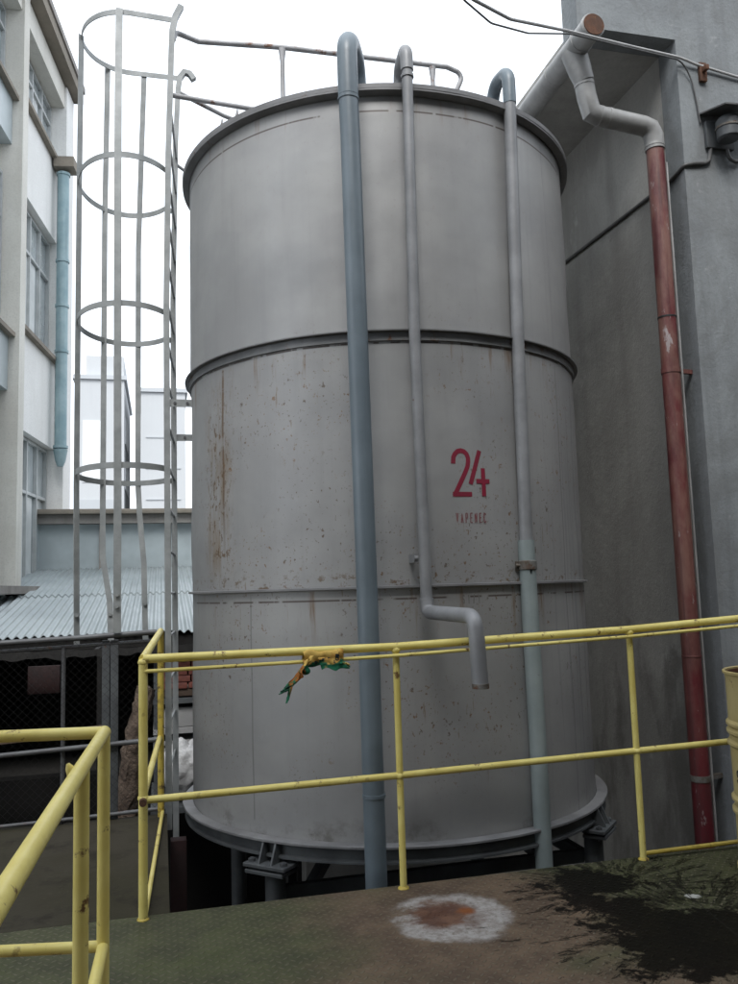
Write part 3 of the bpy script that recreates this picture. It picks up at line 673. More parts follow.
# ------------------------------------------------------------------ RAG KNOTTED ON THE RAIL
def rag_mat():
    m = Mat('torn_yellow_green_cloth', .85, 0, .2)
    x, y, z = m.xyz()
    n = m.noise(16, 3, .6)
    c = m.mix(m.step(n, .45, .6), (.56, .38, .10), (.46, .26, .06))
    g = m.step(m.add(m.sub(m.mul(x, -.0), m.add(z, -.0)), m.math('MULTIPLY_ADD', m.noise(14, 2), .16, -.08)), .018, .030)
    c = m.mix(g, c, (.014, .125, .065))
    k = m.step(m.noise(20, 3, .6, m.scale(1, 1, 1)), .60, .64)
    c = m.mix(k, c, (.02, .028, .03))
    tail = m.step(m.sub(-.155, x), .0, .02)
    c = m.mix(tail, c, m.mix(m.step(m.noise(24, 3), .42, .5), (.015, .055, .035), (.02, .16, .08)))
    mid = m.mul(m.step(m.sub(-.085, x), 0., .015), m.sub(1., tail))
    c = m.mix(m.mul(mid, m.step(m.noise(22, 2), .45, .52)), c, (.30, .11, .025))
    m.color(c); m.bump(m.noise(60, 4), .003); return m.m
M_RAG = rag_mat()
def crumple(pts, radii, seg, amp, seed, flat=.45):
    mb = MB(); mb.tube(pts, radii, seg)
    for v in mb.bm.verts:
        q = v.co*38+Vector((seed, 0, 0))
        v.co += Vector((mnoise.noise(q), mnoise.noise(q+Vector((7, 3, 1))), mnoise.noise(q+Vector((1, 9, 4)))))*amp
    return mb.bm
def path(pts, n=10):
    out = []
    for p, q in zip(pts[:-1], pts[1:]):
        for k in range(n): out.append(Vector(p).lerp(Vector(q), k/n))
    out.append(Vector(pts[-1])); return out
RX, RY, RZ = .775, 4.19, 1.15
def cloth(mb, f, nu, nv, th=.0022):
    b = bmesh.new(); g = [[b.verts.new(f(i/nu, j/nv)) for j in range(nv+1)] for i in range(nu+1)]
    for i in range(nu):
        for j in range(nv): b.faces.new((g[i][j], g[i+1][j], g[i+1][j+1], g[i][j+1]))
    b.normal_update(); 
    g2 = bmesh.ops.extrude_face_region(b, geom=b.faces[:])
    for e in g2['geom']:
        if isinstance(e, bmesh.types.BMVert): e.co += e.normal*th if e.normal.length > .5 else Vector((0, th, 0))
    mb.merge(b)
def nz(x, y, k): return mnoise.noise(Vector((x, y, k)))
def wrap(u, t):        # bunched sleeve round both rails
    x = RX-.088+.20*u; th = -1.2+2*PI*1.12*t
    fold = .0045*math.sin(th*4+7*nz(u*2.5, 0, 1))+.006*nz(u*5, t*4, 2)
    r = .026+.005*math.sin(u*9)+fold+.004*t
    return (x+.007*nz(u*3, t*5, 3), RY+.035+(r+.004)*math.sin(th)*.95, RZ+.018+(r*1.30)*math.cos(th)-.012)
def flap(u, t):        # fold hanging in front, ragged below
    w = .085+.03*t; x = RX+.015+(u-.35)*w*1.2+.03*t
    return (x+.008*nz(u*2, t*2, 5), RY-.016+.010*math.sin(u*9+1.5*t)+.008*nz(u*3, t*3, 6)-.012*t, RZ+.010-t*(.060+.018*nz(u*3, 1, 7)))
def corner(u, t):      # small corner poking out right
    return (RX+.085+.055*u, RY-.015+.012*math.sin(t*8+u*3), RZ+.0-.03*u-(.034*(1-u*.6))*t+.008*nz(u*4, t*4, 8))
def tail(u, t):        # twisted tail hanging down left
    tw = 2.6*u+.5; w = .032*(1-.35*math.sin(u*7))+.010; c = Vector((RX-.070-.10*u-.010*nz(u*4, 0, 9), RY-.025-.012*math.sin(u*5), RZ+.010-.140*u-.03*u*(1-u)))
    q = (t-.5)*2; d = Vector((math.cos(tw)*.8, math.sin(tw), math.cos(tw)*.35))
    return tuple(c+d*w*q+Vector((0, .012*math.sin(q*5+u*8), 0))+Vector((.006*nz(u*9, t*6, 10), .006*nz(u*9, t*6, 11), .006*nz(u*9, t*6, 12))))
def end(k, dx, dz):
    def f(u, t):
        q = (t-.5)*(.034-.016*u); return (RX-.160+dx*u+q*.6, RY-.03+.012*math.sin(t*9+k), RZ-.125+dz*u+q*.9+.008*nz(u*6, t*6, 20+k))
    return f
mb = MB()
cloth(mb, wrap, 60, 48); cloth(mb, flap, 36, 28); cloth(mb, corner, 20, 14); cloth(mb, tail, 44, 20); cloth(mb, end(1, -.055, -.025), 18, 12); cloth(mb, end(2, -.020, -.070), 18, 12)
b = bmesh.new(); bmesh.ops.create_icosphere(b, subdivisions=4, radius=.024)
for v in b.verts: v.co = Vector((RX-.088, RY-.028, RZ-.045))+v.co*(1+.35*mnoise.noise(v.co*45))
mb.merge(b)
rag_root = mb
bmesh.ops.translate(rag_root.bm, verts=rag_root.bm.verts[:], vec=(-RX, -RY, -RZ))
rag = rag_root.build('rag', M_RAG, None, 80); rag.location = (RX, RY, RZ)
tag(rag, 'torn yellow and green rag knotted around the yellow top rail', 'rag')

# ------------------------------------------------------------------ DRUM
DX, DY, DR, DH = 3.135, 3.79, .292, 1.01
drum = thing('oil_drum', 'open cream yellow steel drum at the right end of the platform', 'drum', (DX, DY, 0))
prof = [(.02, .004), (DR-.012, .004), (DR-.004, .0), (DR+.006, .004), (DR+.006, .022), (DR-.003, .03)]
for zc in (.30, .36, .64, .70, .74):
    prof += [(DR-.003, zc-.022), (DR+.010, zc-.008), (DR+.010, zc+.004), (DR-.003, zc+.018)]
prof += [(DR-.003, DH-.05), (DR, DH-.02), (DR+.008, DH-.016), (DR+.009, DH-.004), (DR+.003, DH), (DR-.006, DH-.004), (DR-.006, DH-.03), (DR-.007, .05), (.02, .05)]
MB().lathe(DX, DY, prof, 64, .0015).build('drum_body', M_DRUM, drum)
MB().lathe(DX, DY, [(DR-.013, .06), (DR-.013, DH-.012), (DR-.0095, DH-.012), (DR-.0095, .06)], 64, close=True).build('drum_lining', M_RUST, drum)
MB().lathe(DX, DY, [(.01, .62), (DR-.014, .62), (DR-.014, .60), (.01, .60)], 48, close=True).build('drum_contents', M_BLACK, drum)
lettering('SI', -.518, .455, .055, .48, .070, .011, (DX, DY), DR-.001, 'lettering', M_BLACK, drum)
dr_l = [o for o in drum.children if o.name.startswith('lettering')][0]

# ------------------------------------------------------------------ CHAIN LINK FENCE AT THE END OF THE LANDING
FV = 6.10
fe = thing('chain_link_fence', 'grey chain link fence with pipe rails at the landing end', 'fence', (-1.2, FV, 0))
MB().tube([(-.03, FV, 1.235), (-.55, FV, 1.215), (-2.6, FV, 1.16)], .019, 12).build('top_rail', M_GALV, fe)
MB().tube([(-.03, FV+.03, 1.175), (-.7, FV+.03, 1.155), (-2.6, FV+.03, 1.10)], .013, 10).build('upper_bar', M_GALV, fe)
MB().tube([(-.03, FV, .505), (-2.6, FV, .42)], .017, 12).build('middle_rail', M_GALV, fe)
MB().tube([(-.02, FV, .045), (-.6, FV, .03), (-2.6, FV, -.01)], .013, 12).build('bottom_rail', M_GALV, fe)
for u0, u1 in ((-.395, -.345), (-.340, -.288)):
    MB().box(u0, u1, FV+.02, FV+.05, -.3, 1.19, .003).build('post', M_LEG, fe)
MB().tube([(-.645, FV+.03, -.2), (-.645, FV+.03, 1.16)], .014, 10).build('post', M_GALV, fe)
mb = MB()
x0, x1, z0, z1, p = -2.6, -.02, .03, 1.19, .055
k = 0
for sgn in (1, -1):
    c = x0-(z1-z0)
    while c < x1+(z1-z0):
        pts = []
        for z in (z0, z1):
            pts.append((c+sgn*(z-z0) if sgn > 0 else c+(z1-z0)-(z-z0), z))
        (ax, az), (bx, bz) = pts
        def clip(ax, az, bx, bz):
            t0, t1 = 0., 1.; d = bx-ax
            for lo, s_ in ((x0, 1), (x1, -1)):
                pa, pd = s_*(ax-lo), s_*d
                if pd > 0: t0 = max(t0, -pa/pd)
                elif pd < 0: t1 = min(t1, -pa/pd)
            return (t0, t1)
        t0, t1 = clip(ax, az, bx, bz)
        if t1-t0 > .02:
            q = lambda t: (ax+(bx-ax)*t, FV+.012*sgn*.3, az+(bz-az)*t)
            mb.tube([q(t0), q(t1)],  .0009, 4, closed_caps=False)
        c += p
mb.build('wire_mesh', M_WIRE, fe)

# ------------------------------------------------------------------ RIGHT HAND BUILDING
WU, WV, SZ = 3.80, 5.20, 5.56
bd = thing('concrete_building', 'grey concrete building with deep eave right of the tank', 'building', (5.5, 7, -3))
MB().poly([(2.985, WV, SZ), (WU, WV, SZ), (WU, WV, -3), (13, WV, -3), (13, WV, 9.5), (2.985, WV, 9.5)], (0, .22, 0)).build('front_wall', M_FRONT, bd)
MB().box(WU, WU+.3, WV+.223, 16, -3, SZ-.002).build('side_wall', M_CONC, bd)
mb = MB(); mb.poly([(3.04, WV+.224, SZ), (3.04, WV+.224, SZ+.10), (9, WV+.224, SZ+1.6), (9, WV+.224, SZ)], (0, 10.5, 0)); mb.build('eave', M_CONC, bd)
MB().box(1.35, WU-.005, 8.35, 8.65, -3, 5.4).build('unseen_rear_wing', M_CONC, bd)  # hidden behind the tank, added to block light coming into the gap
MB().box(12.7, 13, WV+.225, 16, -3, SZ-.002).build('end_wall', M_CONC, bd)
# eave gutter pipe with tee
gt = thing('eave_gutter', 'wide zinc gutter pipe under the eave with rusty open end', 'gutter', (3.0, 5.3, 5.4))
GZ = 5.43
MB().tube([(3.0, 5.00, GZ), (3.0, 5.18, GZ), (3.0, 5.9, GZ-.005), (3.01, 7.4, GZ-.02), (3.01, 12, GZ-.05)], .086, 28).build('gutter_pipe', M_GUT, gt)
MB().lathe(3.0, 0, [(.003, 0), (.095, .0), (.095, .006), (.003, .006)], 28, close=True)
mb = MB(); mb.tube([(3.0, 4.992, GZ), (3.0, 4.999, GZ)], .079, 28); mb.build('end_cap', M_RUST, gt)
for v in (5.02, 5.19, 5.62): collar((3.0, v, GZ), .0905, .03, M_GUT, gt, (0, 1, 0))
MB().tube([(3.0, 5.30, GZ-.02), (3.03, 5.28, GZ-.17), (3.06, 5.28, GZ-.26)], [.095, .085, .074], 26).build('tee', M_GUT, gt)
for v in (6.2, 8.0): MB().tube([(2.90, v, GZ), (2.93, v, GZ-.075), (3.0, v, GZ-.106), (3.07, v, GZ-.075), (3.11, v, GZ+.13)], .010, 8).build('hanger', M_RUST, gt)
# downpipe: zinc offset on top, red below
dp = thing('downpipe', 'faded red downpipe with a zinc offset on the corner right of the tank', 'pipe', (3.62, 5.28, -3))
PV = 5.285
MB().tube([(3.058, PV, 5.19), (3.075, PV, 5.06), (3.105, PV, 4.945), (3.16, PV, 4.925), (3.53, PV, 4.885), (3.585, PV, 4.865), (3.612, PV, 4.81), (3.617, PV, 4.70)], .072, 26).build('offset_pipe', M_GUT, dp)
for p, ax in (((3.062, PV, 5.15), (.1, 0, -1)), ((3.17, PV, 4.924), (1, 0, -.1)), ((3.24, PV, 4.917), (1, 0, -.1)), ((3.616, PV, 4.73), (0, 0, 1))): collar(p, .075, .02, M_GUT, dp, ax)
MB().tube([(3.617, PV, 4.72), (3.616, PV, 3.40), (3.615, PV, 1.5), (3.618, PV, -2.98)], .065, 28).build('red_pipe', M_RED, dp)
for z in (3.40, .95): collar((3.616, PV, z), .068, .014, M_RED if z < 1 else M_BLACK, dp)
MB().tube([(3.694, PV-.02, 4.6), (3.696, PV-.02, 2.), (3.696, PV-.02, -2.9)], .008, 8).build('earth_strip', M_GUT, dp)
for z in (3.0, .12):
    mb = MB(); mb.tube([(3.616, PV, z-.02), (3.616, PV, z+.02)], .070, 26); mb.bar((3.69, PV, z), (3.798, PV+.02, z), .03, .03); mb.build('wall_clamp', M_RED if z > 1 else M_WELD, dp)

# cables, lamp box, conduit on the front wall
tag(MB().tube([(1.60, 4.00, 4.80), (1.689, 4.1, 4.78), (2.074, 4.4, 4.915), (2.698, 4.8, 5.198), (3.328, 5.05, 5.340), (3.813, 5.165, 5.392), (3.95, 5.175, 5.362), (4.30, 5.18, 5.31), (5.6, 5.18, 5.22)], .0105, 10, .4).build('overhead_cable', M_CABLE), 'thick grey overhead cable slung from upper left to the concrete wall', 'cable')
tag(MB().tube([(1.58, 4.02, 4.76), (1.659, 4.1, 4.758), (1.904, 4.3, 4.793), (2.238, 4.5, 4.914), (2.69, 4.78, 5.165), (3.33, 5.04, 5.315), (3.815, 5.160, 5.368), (3.905, 5.185, 5.25), (3.93, 5.187, 5.10), (3.955, 5.187, 4.90)], .006, 8, .25).build('lamp_cable', M_CABLED), 'thin dark cable sagging to the wall and dropping to the lamp box', 'cable')
lb = thing('wall_lamp', 'hooded grey wall lamp box on the front of the concrete wall', 'lamp', (4.08, 5.1, 4.8))
mb = MB(); mb.poly([(3.945, 5.198, 4.965), (4.30, 5.198, 4.985), (4.33, 4.93, 4.925), (3.985, 4.93, 4.905)], (0, 0, .012)); mb.build('hood', M_CABLED, lb)
mb = MB(); mb.tube([(4.10, 5.07, 4.715), (4.10, 5.07, 4.73), (4.10, 5.07, 4.86), (4.10, 5.07, 4.885)], [.070, .084, .088, .07], 12); mb.build('lamp_body', M_LEG, lb)
MB().tube([(4.10, 5.07, 4.80), (4.10, 5.07, 4.815)], [.092, .092], 12).build('lamp_band', M_WELD, lb)
MB().box(3.985, 4.22, 5.165, 5.198, 4.70, 4.91, .006).build('back_plate', M_LEG, lb)
MB().tube([(4.16, 5.18, 4.72), (4.17, 5.17, 4.63), (4.23, 5.17, 4.60), (4.28, 5.17, 4.67)], .014, 10, .03).build('cable_loop', M_CABLED, lb)
tag(MB().tube([(4.03, 5.185, 4.72), (4.00, 5.185, 4.60), (3.96, 5.185, 4.578), (3.86, 5.185, 4.565), (3.79, 5.19, 4.55), (3.785, 5.36, 4.515), (3.785, 7.1, 4.55), (3.785, 9.0, 4.57)], .015, 10, .03).build('conduit', M_CABLED), 'thin conduit running from the lamp box around the corner along the wall', 'conduit')
mb = MB(); mb.box(3.975, 4.035, 5.17, 5.198, 5.235, 5.385, .004); mb.box(3.99, 4.02, 5.12, 5.17, 5.30, 5.34, .004)
tag(mb.build('anchor_bracket', M_RUST), 'small rusty bracket anchoring the cables to the concrete wall', 'bracket')

# ------------------------------------------------------------------ LEFT BUILDING (frame: s along the facade, o outward, z up)
FP = Vector((-1.79, 15.49, 0)); FD = Vector((.127, .992, 0)).normalized(); FO = Vector((FD.y, -FD.x, 0))
def fp(s, o, z): return FP+FD*s+FO*o+Vector((0, 0, z))
def fbox(mb, s0, s1, o0, o1, z0, z1):
    mb.poly([fp(s0, o0, z0), fp(s1, o0, z0), fp(s1, o1, z0), fp(s0, o1, z0)], (0, 0, z1-z0)); return mb
lbd = thing('office_building', 'tall off white building with long window bands at the far left', 'building', fp(-4, -3, -.45))
mb = MB(); fbox(mb, -11, 1.04, -6, -.42, -.45, 11.2); mb.build('wall', M_WHITE, lbd)
for s0, s1 in ((-8.2, -7.9), (-5.2, -4.9), (-2.25, -1.97), (.50, 1.06)):
    mb = MB(); fbox(mb, s0, s1, -.415, 0, -.45, 11.18); mb.build('pier', M_CREAM if s0 < .4 else M_WHITE, lbd)
bays = ((-7.895, -5.205), (-4.895, -2.255), (-1.965, .495))
for bi, (s0, s1) in enumerate(bays):
    for z0, z1 in ((8.05, 9.55), (4.15, 5.75)) + (((-.45, .9),) if bi == 2 else ((-.45, 1.2),)):
        if bi < 2: z0, z1 = z0+(.45 if z0 > 0 else 0), z1-(.3 if z0 > 0 else 0)
        mb = MB(); fbox(mb, s0, s1, -.41, -.16, z0, z1); mb.build('spandrel', M_WHITE if bi == 2 else M_GLASS2, lbd)
        if z0 > 0:
            mb = MB(); fbox(mb, s0, s1, -.155, -.06, z1-.03, z1+.04); mb.build('sill', M_SOFF, lbd)
    for z0, z1 in ((9.60, 10.74), (5.80, 8.04), (1.3, 4.14)):
        mb = MB(); fbox(mb, s0, s1, -.36, -.34, z0, z1); w = mb.build('window', M_GLASS if bi == 2 else M_GLASS2, lbd)
        mb = MB(); n = 4
        for k in range(n+1):
            q = s0+.03+(s1-s0-.06)*k/n; fbox(mb, q-.025, q+.025, -.338, -.28, z0, z1)
        for zz_ in (z0+.03, z0+(z1-z0)*.68, z1-.03): fbox(mb, s0, s1, -.336, -.285, zz_-.025, zz_+.025)
        mb.build('window_frame', M_WFRAME, w)
        if bi == 2:
            mb = MB(); ss = s0+(s1-s0)*.27; fbox(mb, ss, ss+(s1-s0)*.42, -.345-.0+.008, -.330, z0+.10, z0+(z1-z0)*.66); mb.build('open_sash', M_GLASS3, w)
for s0, s1 in bays:
    mb = MB(); fbox(mb, s0, s1, -.41, -.04, 10.75, 11.19); mb.build('lintel', M_CREAM, lbd)
mb = MB(); fbox(mb, -11, 1.12, -6.1, .17, 11.21, 11.42); mb.build('cornice', M_SOFF, lbd)
mb = MB(); fbox(mb, -11, 1.14, -6.1, .20, 11.425, 11.55); mb.build('roof_edge', M_BEAM, lbd)
mb = MB(); fbox(mb, -11, .49, .0, .30, 1.55, 1.66); mb.build('ledge', M_BEAM, lbd)
# teal downpipe with hopper on the corner pier
td = thing('teal_downpipe', 'blue green downpipe on the corner of the off white building', 'pipe', fp(.30, .12, 4))
MB().tube([fp(.22, .02, 4.05), fp(.22, .02, 9.30)], .105, 22).build('pipe', M_TEAL, td)
for z in (9.27, 7.6, 5.9, 4.15, 6.75): collar(fp(.22, .02, z), .122 if z > 4.2 else .13, .05, M_TEAL, td)
MB().tube([fp(.22, .02, 3.80), fp(.22, .02, 3.90), fp(.22, .02, 4.10)], [.05, .09, .125], 20).build('end_funnel', M_TEAL, td)
mb = MB(); fbox(mb, .05, .42, -.12, .24, 9.36, 9.55); mb.build('hopper', M_SOFF, td)

# ------------------------------------------------------------------ LOW WORKSHOP + SHED ROOF
lw = thing('workshop', 'low workshop with a band of milky windows behind the shed roof', 'building', (-1, 16.5, -.45))
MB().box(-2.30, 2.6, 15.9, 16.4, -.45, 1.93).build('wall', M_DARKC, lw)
MB().box(-2.32, 2.6, 15.62, 16.5, 2.77, 2.93, .01).build('beam', M_BEAM, lw)
MB().box(-2.40, 2.62, 15.5, 16.6, 2.935, 3.02, .01).build('coping', M_SOFF, lw)
MB().box(-2.30, 2.6, 16.41, 20, -.45, 2.92).build('back_wall', M_BEAM, lw)
MB().box(-2.30, -2.16, 15.7, 15.89, 1.2, 2.765).build('pier', M_BEAM, lw)
for k in range(4):
    u0 = -2.14+k*1.16
    pn = MB().box(u0, u0+1.06, 15.80, 15.83, 1.90, 2.765).build('window', M_GLASS2, lw)
    MB().box(u0+1.065, u0+1.115, 15.74, 15.88, 1.90, 2.765).build('mullion', M_BEAM, pn)
sh = thing('open_shed', 'open shed under a pale corrugated roof behind the ladder', 'shed', (-.8, 12, -.45))
mb = MB(); n = 620; U0, U1 = -3.6, 2.4; TT = (0, .12, .25, .36, .47, .4701, .6, .75, .88, 1.); rows = len(TT)-1; vg = []
for j in range(rows+1):
    t = TT[j]; lap = .022 if j > 4 else 0.; v = 9.55+(15.78-9.55)*t; z = 1.085+(1.955-1.085)*t
    row = []
    for i in range(n+1):
        u = U0+(U1-U0)*i/n
        row.append(mb.bm.verts.new((u, v, z+lap+.016*math.sin(2*PI*u/.088)+.004*mnoise.noise(Vector((u*2, v, 0))))))
    vg.append(row)
for j in range(rows):
    for i in range(n): mb.bm.faces.new((vg[j][i], vg[j][i+1], vg[j+1][i+1], vg[j+1][i]))
g = bmesh.ops.extrude_face_region(mb.bm, geom=mb.bm.faces[:])
bmesh.ops.translate(mb.bm, vec=(0, 0, -.008), verts=[e for e in g['geom'] if isinstance(e, bmesh.types.BMVert)])
mb.build('corrugated_roof', M_ROOF, sh, 80)
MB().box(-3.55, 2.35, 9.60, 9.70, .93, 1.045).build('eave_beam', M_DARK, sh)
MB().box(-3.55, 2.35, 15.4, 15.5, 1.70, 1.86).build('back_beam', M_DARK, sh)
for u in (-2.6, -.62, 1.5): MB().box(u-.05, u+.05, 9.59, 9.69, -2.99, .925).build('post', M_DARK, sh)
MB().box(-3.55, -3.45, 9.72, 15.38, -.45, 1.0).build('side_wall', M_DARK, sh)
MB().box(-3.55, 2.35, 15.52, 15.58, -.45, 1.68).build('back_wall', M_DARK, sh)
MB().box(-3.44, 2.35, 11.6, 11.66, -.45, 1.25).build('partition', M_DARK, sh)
# torn strip of fibre sheet hung just below the eave
mb = MB(); pts = []; n = 90
top = [(-3.4+5.7*i/n, .985+.004*math.sin(i)) for i in range(n+1)]
bot = [(-3.4+5.7*i/n, .915+.010*math.sin(i*1.9)+.03*mnoise.noise(Vector((i*.35, 2, 0)))) for i in range(n+1)]
v1 = [mb.bm.verts.new((x, 8.62+.012*math.sin(i*1.9), z)) for i, (x, z) in enumerate(top)]; v2 = [mb.bm.verts.new((x, 8.60+.012*math.sin(i*1.9), z)) for i, (x, z) in enumerate(bot)]
for i in range(n): mb.bm.faces.new((v1[i], v1[i+1], v2[i+1], v2[i]))
g = bmesh.ops.extrude_face_region(mb.bm, geom=mb.bm.faces[:]); bmesh.ops.translate(mb.bm, vec=(0, .008, 0), verts=[e for e in g['geom'] if isinstance(e, bmesh.types.BMVert)])
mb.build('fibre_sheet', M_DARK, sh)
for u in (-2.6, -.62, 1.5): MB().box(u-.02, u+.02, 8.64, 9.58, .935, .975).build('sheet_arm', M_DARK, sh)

mb = MB(); mb.box(-1.28, -.98, 9.0, 9.03, .55, .82, .004)
tag(mb.build('metal_panel', M_REDP), 'dark red metal panel hanging in the shade under the shed eave', 'panel')
tag(MB().bar((-2.4, 8.9, .10), (-.5, 8.7, .22), .12, .06).build('wooden_plank', M_WOOD), 'dark brown timber plank lying across the gap behind the fence', 'plank')
# clutter seen between the ladder and the tank
rk = thing('storage_rack', 'dark steel rack of boards and bricks beside the tank', 'rack', (.3, 9.0, -3))
for u in (-.05, 1.2):
    for v in (8.75, 9.25): MB().box(u-.025, u+.025, v-.025, v+.025, -2.99, .93).build('upright', M_LEG, rk)
MB().box(-.1, 1.25, 8.15, 9.3, -.50, -.45).build('shelf', M_LEG, rk)
for z in (.46, .17, -.02): MB().box(-.08, 1.23, 8.72, 9.28, z-.05, z).build('shelf', M_LEG if z > .2 else M_PANEL, rk)
for k, (z0, z1) in enumerate(((.475, .545), (.005, .05))):
    tag(MB().box(-.02+k*.03, 1.18, 8.76, 9.2, z0, z1, .006).build('timber_board', M_WOOD if k == 0 else M_PANEL), ('brown timber board lying on the top shelf of the rack', 'pale board lying on the lowest shelf of the rack')[k], 'board')
tag(MB().box(0, 1.15, 8.78, 9.15, .175, .365, .01).build('panel_crate', M_PANEL), 'pale grey flat crate on the middle shelf of the rack', 'crate')
first = None
for r in range(5):
    for k in range(3):
        if first is None:
            first = MB().box(-.02, .25, 8.74, 8.88, .55, .61, .006).build('brick', M_BRICK)
            tag(first, 'dusty red brick stacked on the boards of the rack', 'brick', 'bricks stacked on the rack'); o = first
        else:
            o = first.copy(); COL.objects.link(o); o.location = (k*.285+(r % 2)*.03, .006*((r*3+k) % 3), r*.066)
sk = MB(); b = bmesh.new(); bmesh.ops.create_icosphere(b, subdivisions=4, radius=1)
for v in b.verts:
    q = v.co.copy(); dn = mnoise.noise(q*2.2)*.22+mnoise.noise(q*6)*.10
    v.co = Vector((.20+q.x*.21*(1+dn), 8.42+q.y*.22*(1+dn), -.16+q.z*.24*(1+dn)*(1.1 if q.z > 0 else 1.)))
sk.merge(b); tag(sk.build('sack', M_SACK, None, 60), 'crumpled white plastic sack in front of the rack', 'sack')
sk = MB(); b = bmesh.new(); bmesh.ops.create_icosphere(b, subdivisions=4, radius=1)
for v in b.verts:
    q = v.co.copy(); dn = mnoise.noise(q*2.5+Vector((5, 0, 0)))*.25+mnoise.noise(q*7)*.10
    v.co = Vector((.52+q.x*.22*(1+dn), 8.35+q.y*.16*(1+dn), -.20+q.z*.22*(1+dn)))
sk.merge(b); tag(sk.build('sack', M_PANEL, None, 60), 'greyish sack half hidden behind the tank edge', 'sack')
P = path([(-.33, 7.62, -2.99), (-.30, 7.55, -.5), (-.24, 7.45, .2), (-.12, 7.45, .72)], 10)
mb = MB(); mb.bm = crumple(P, [.105-.0011*i for i in range(len(P))], 20, .035, 3); tag(mb.build('tree_trunk', M_BARK, None, 60), 'rough brown bare tree trunk leaning behind the fence', 'tree trunk')

# ------------------------------------------------------------------ UNSEEN FACTORY BEHIND THE CAMERA (added to shade the tank and yard)
fb = thing('unseen_factory', 'unseen tall dark factory wall behind the viewer, added to shade the tank', 'building', (2, -2, -3))
MB().box(-9, 16, -3.0, -1.9, -3, 10.0).build('wall', M_FACT, fb)  # wall of the unseen factory, added for shade
MB().box(8.0, 9.0, -1.895, 5.195, -3, 6.2).build('shade_wing', M_FACT, fb)  # out of view, added to keep sky light off the tank's right side
MB().box(-9.2, 16.2, -3.1, -1.6, 10.005, 10.25).build('cornice', M_BEAM, fb)  # cornice of the added unseen factory
for k in range(6):
    u0 = -7.5+k*3.8
    wn = MB().box(u0, u0+2.2, -1.895, -1.86, 3.4, 6.2).build('window', M_GLASS2, fb)  # window of the added unseen factory
    mb = MB()
    for q in range(4): mb.box(u0+q*.72, u0+q*.72+.04, -1.855, -1.82, 3.4, 6.2)
    mb.build('window_frame', M_WFRAME, wn)  # frame on the added unseen factory
MB().box(.2, 1.6, -1.895, -1.85, .005, 2.2, .005).build('door', M_LEG, fb)  # door of the added unseen factory

# ------------------------------------------------------------------ FAR BUILDINGS
def far_block(name, label, x0, x1, y0, y1, z1, tower=None):
    t = thing(name, label, 'building', ((x0+x1)/2, (y0+y1)/2, -3))
    w = MB().box(x0, x1, y0, y1, -3, z1).build('wall', M_FAR, t)
    MB().box(x0-.2, x1+.2, y0-.2, y1+.2, z1+.01, z1+.35).build('roof_edge', M_FARW, t)
    if tower:
        a0, a1, zt = tower; MB().box(a0, a1, y0+.4, y1-2, z1+.36, zt).build('roof_house', M_FAR, t)
        MB().tube([(a1-.6, y0+1.5, zt+.01), (a1-.6, y0+1.5, zt+1.8)], .12, 8).build('vent_pipe', M_FARW, t)
    return t
t = far_block('tower_block', 'pale tower block with a rooftop house far behind the ladder cage', -6.7, -2.9, 70, 84, 18.9, (-5.9, -2.95, 21))
for z in (15.2, 11.4): MB().box(-2.89, -2.82, 71.5, 77.5, z-1.3, z+.9).build('window', M_FARW, t)
MB().box(-6.1, -4.4, 69.93, 69.99, 10.5, 15.5).build('window', M_GLASS3, t)
for z in (6.6, 8.6): MB().box(-6.5, -3.1, 69.93, 69.99, z-.5, z+.5).build('window', M_FARW, t)
t = far_block('apartment_block', 'pale flat roofed block far behind the ladder, right of the tower block', -1.6, 2.0, 71, 86, 18.2)
for z in (9.2, 11.8, 14.4): MB().box(-1.2, 1.6, 70.93, 70.99, z-.05, z+.05).build('string_course', M_FARW, t)

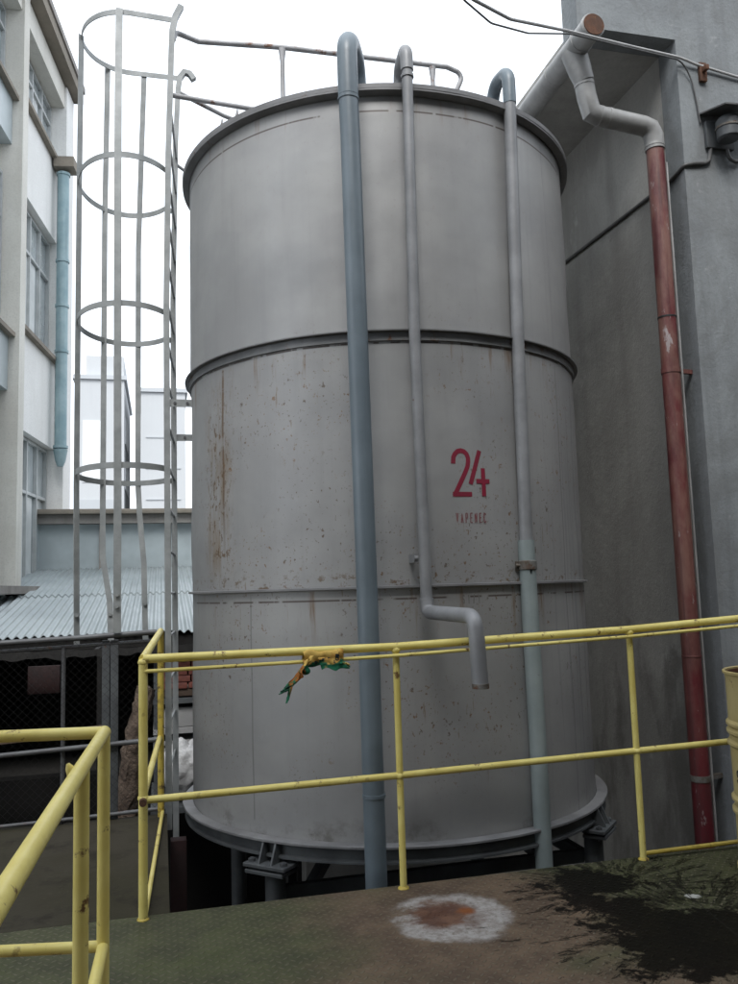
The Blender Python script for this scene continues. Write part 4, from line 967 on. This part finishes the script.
# ------------------------------------------------------------------ LIGHT, SKY, CAMERA
SUN_EL, SUN_AZ = math.radians(50), math.radians(196)     # azimuth clockwise from +Y
w = bpy.data.worlds.new('World'); S.world = w; w.use_nodes = True
nt = w.node_tree; nt.nodes.clear()
out = nt.nodes.new('ShaderNodeOutputWorld'); bg = nt.nodes.new('ShaderNodeBackground'); sky = nt.nodes.new('ShaderNodeTexSky'); hs = nt.nodes.new('ShaderNodeHueSaturation')
sky.sky_type = 'NISHITA'; sky.sun_disc = False; sky.sun_elevation = SUN_EL; sky.sun_rotation = SUN_AZ
sky.air_density = 1.; sky.dust_density = 6.; sky.ozone_density = 1.
hs.inputs['Saturation'].default_value = .22
bg.inputs['Strength'].default_value = .15
ov = nt.nodes.new('ShaderNodeMix'); ov.data_type = 'RGBA'; ov.inputs[0].default_value = .75      # cloud deck over the clear sky
ov.inputs[7].default_value = (8.8, 9.45, 10.3, 1)
nt.links.new(sky.outputs[0], hs.inputs['Color']); nt.links.new(hs.outputs[0], ov.inputs[6]); nt.links.new(ov.outputs[2], bg.inputs[0]); nt.links.new(bg.outputs[0], out.inputs[0])
L = bpy.data.lights.new('sun', 'SUN'); L.energy = 1.5; L.angle = math.radians(24); L.color = (1, .985, .96)
lo = bpy.data.objects.new('sun', L); COL.objects.link(lo)
sd = Vector((math.sin(SUN_AZ)*math.cos(SUN_EL), math.cos(SUN_AZ)*math.cos(SUN_EL), math.sin(SUN_EL)))
lo.rotation_euler = sd.to_track_quat('Z', 'Y').to_euler()

cam = bpy.data.cameras.new('camera'); co = bpy.data.objects.new('camera', cam); COL.objects.link(co)
cam.sensor_fit = 'VERTICAL'; cam.sensor_height = 36; cam.lens = 840/984*36; cam.clip_end = 1000; cam.clip_start = .05
M = Matrix.Rotation(math.radians(-14), 4, 'Z') @ Matrix.Rotation(math.radians(96.45), 4, 'X') @ Matrix.Rotation(math.radians(-1.75), 4, 'Z')
M.translation = (0, 0, 1.5); co.matrix_world = M
S.camera = co
S.render.engine = 'CYCLES'
S.view_settings.view_transform = 'Standard'; S.view_settings.look = 'None'; S.view_settings.gamma = 1
S.view_settings.exposure = 0.6; S.view_settings.use_curve_mapping = False
S.render.resolution_x = 768; S.render.resolution_y = 1024
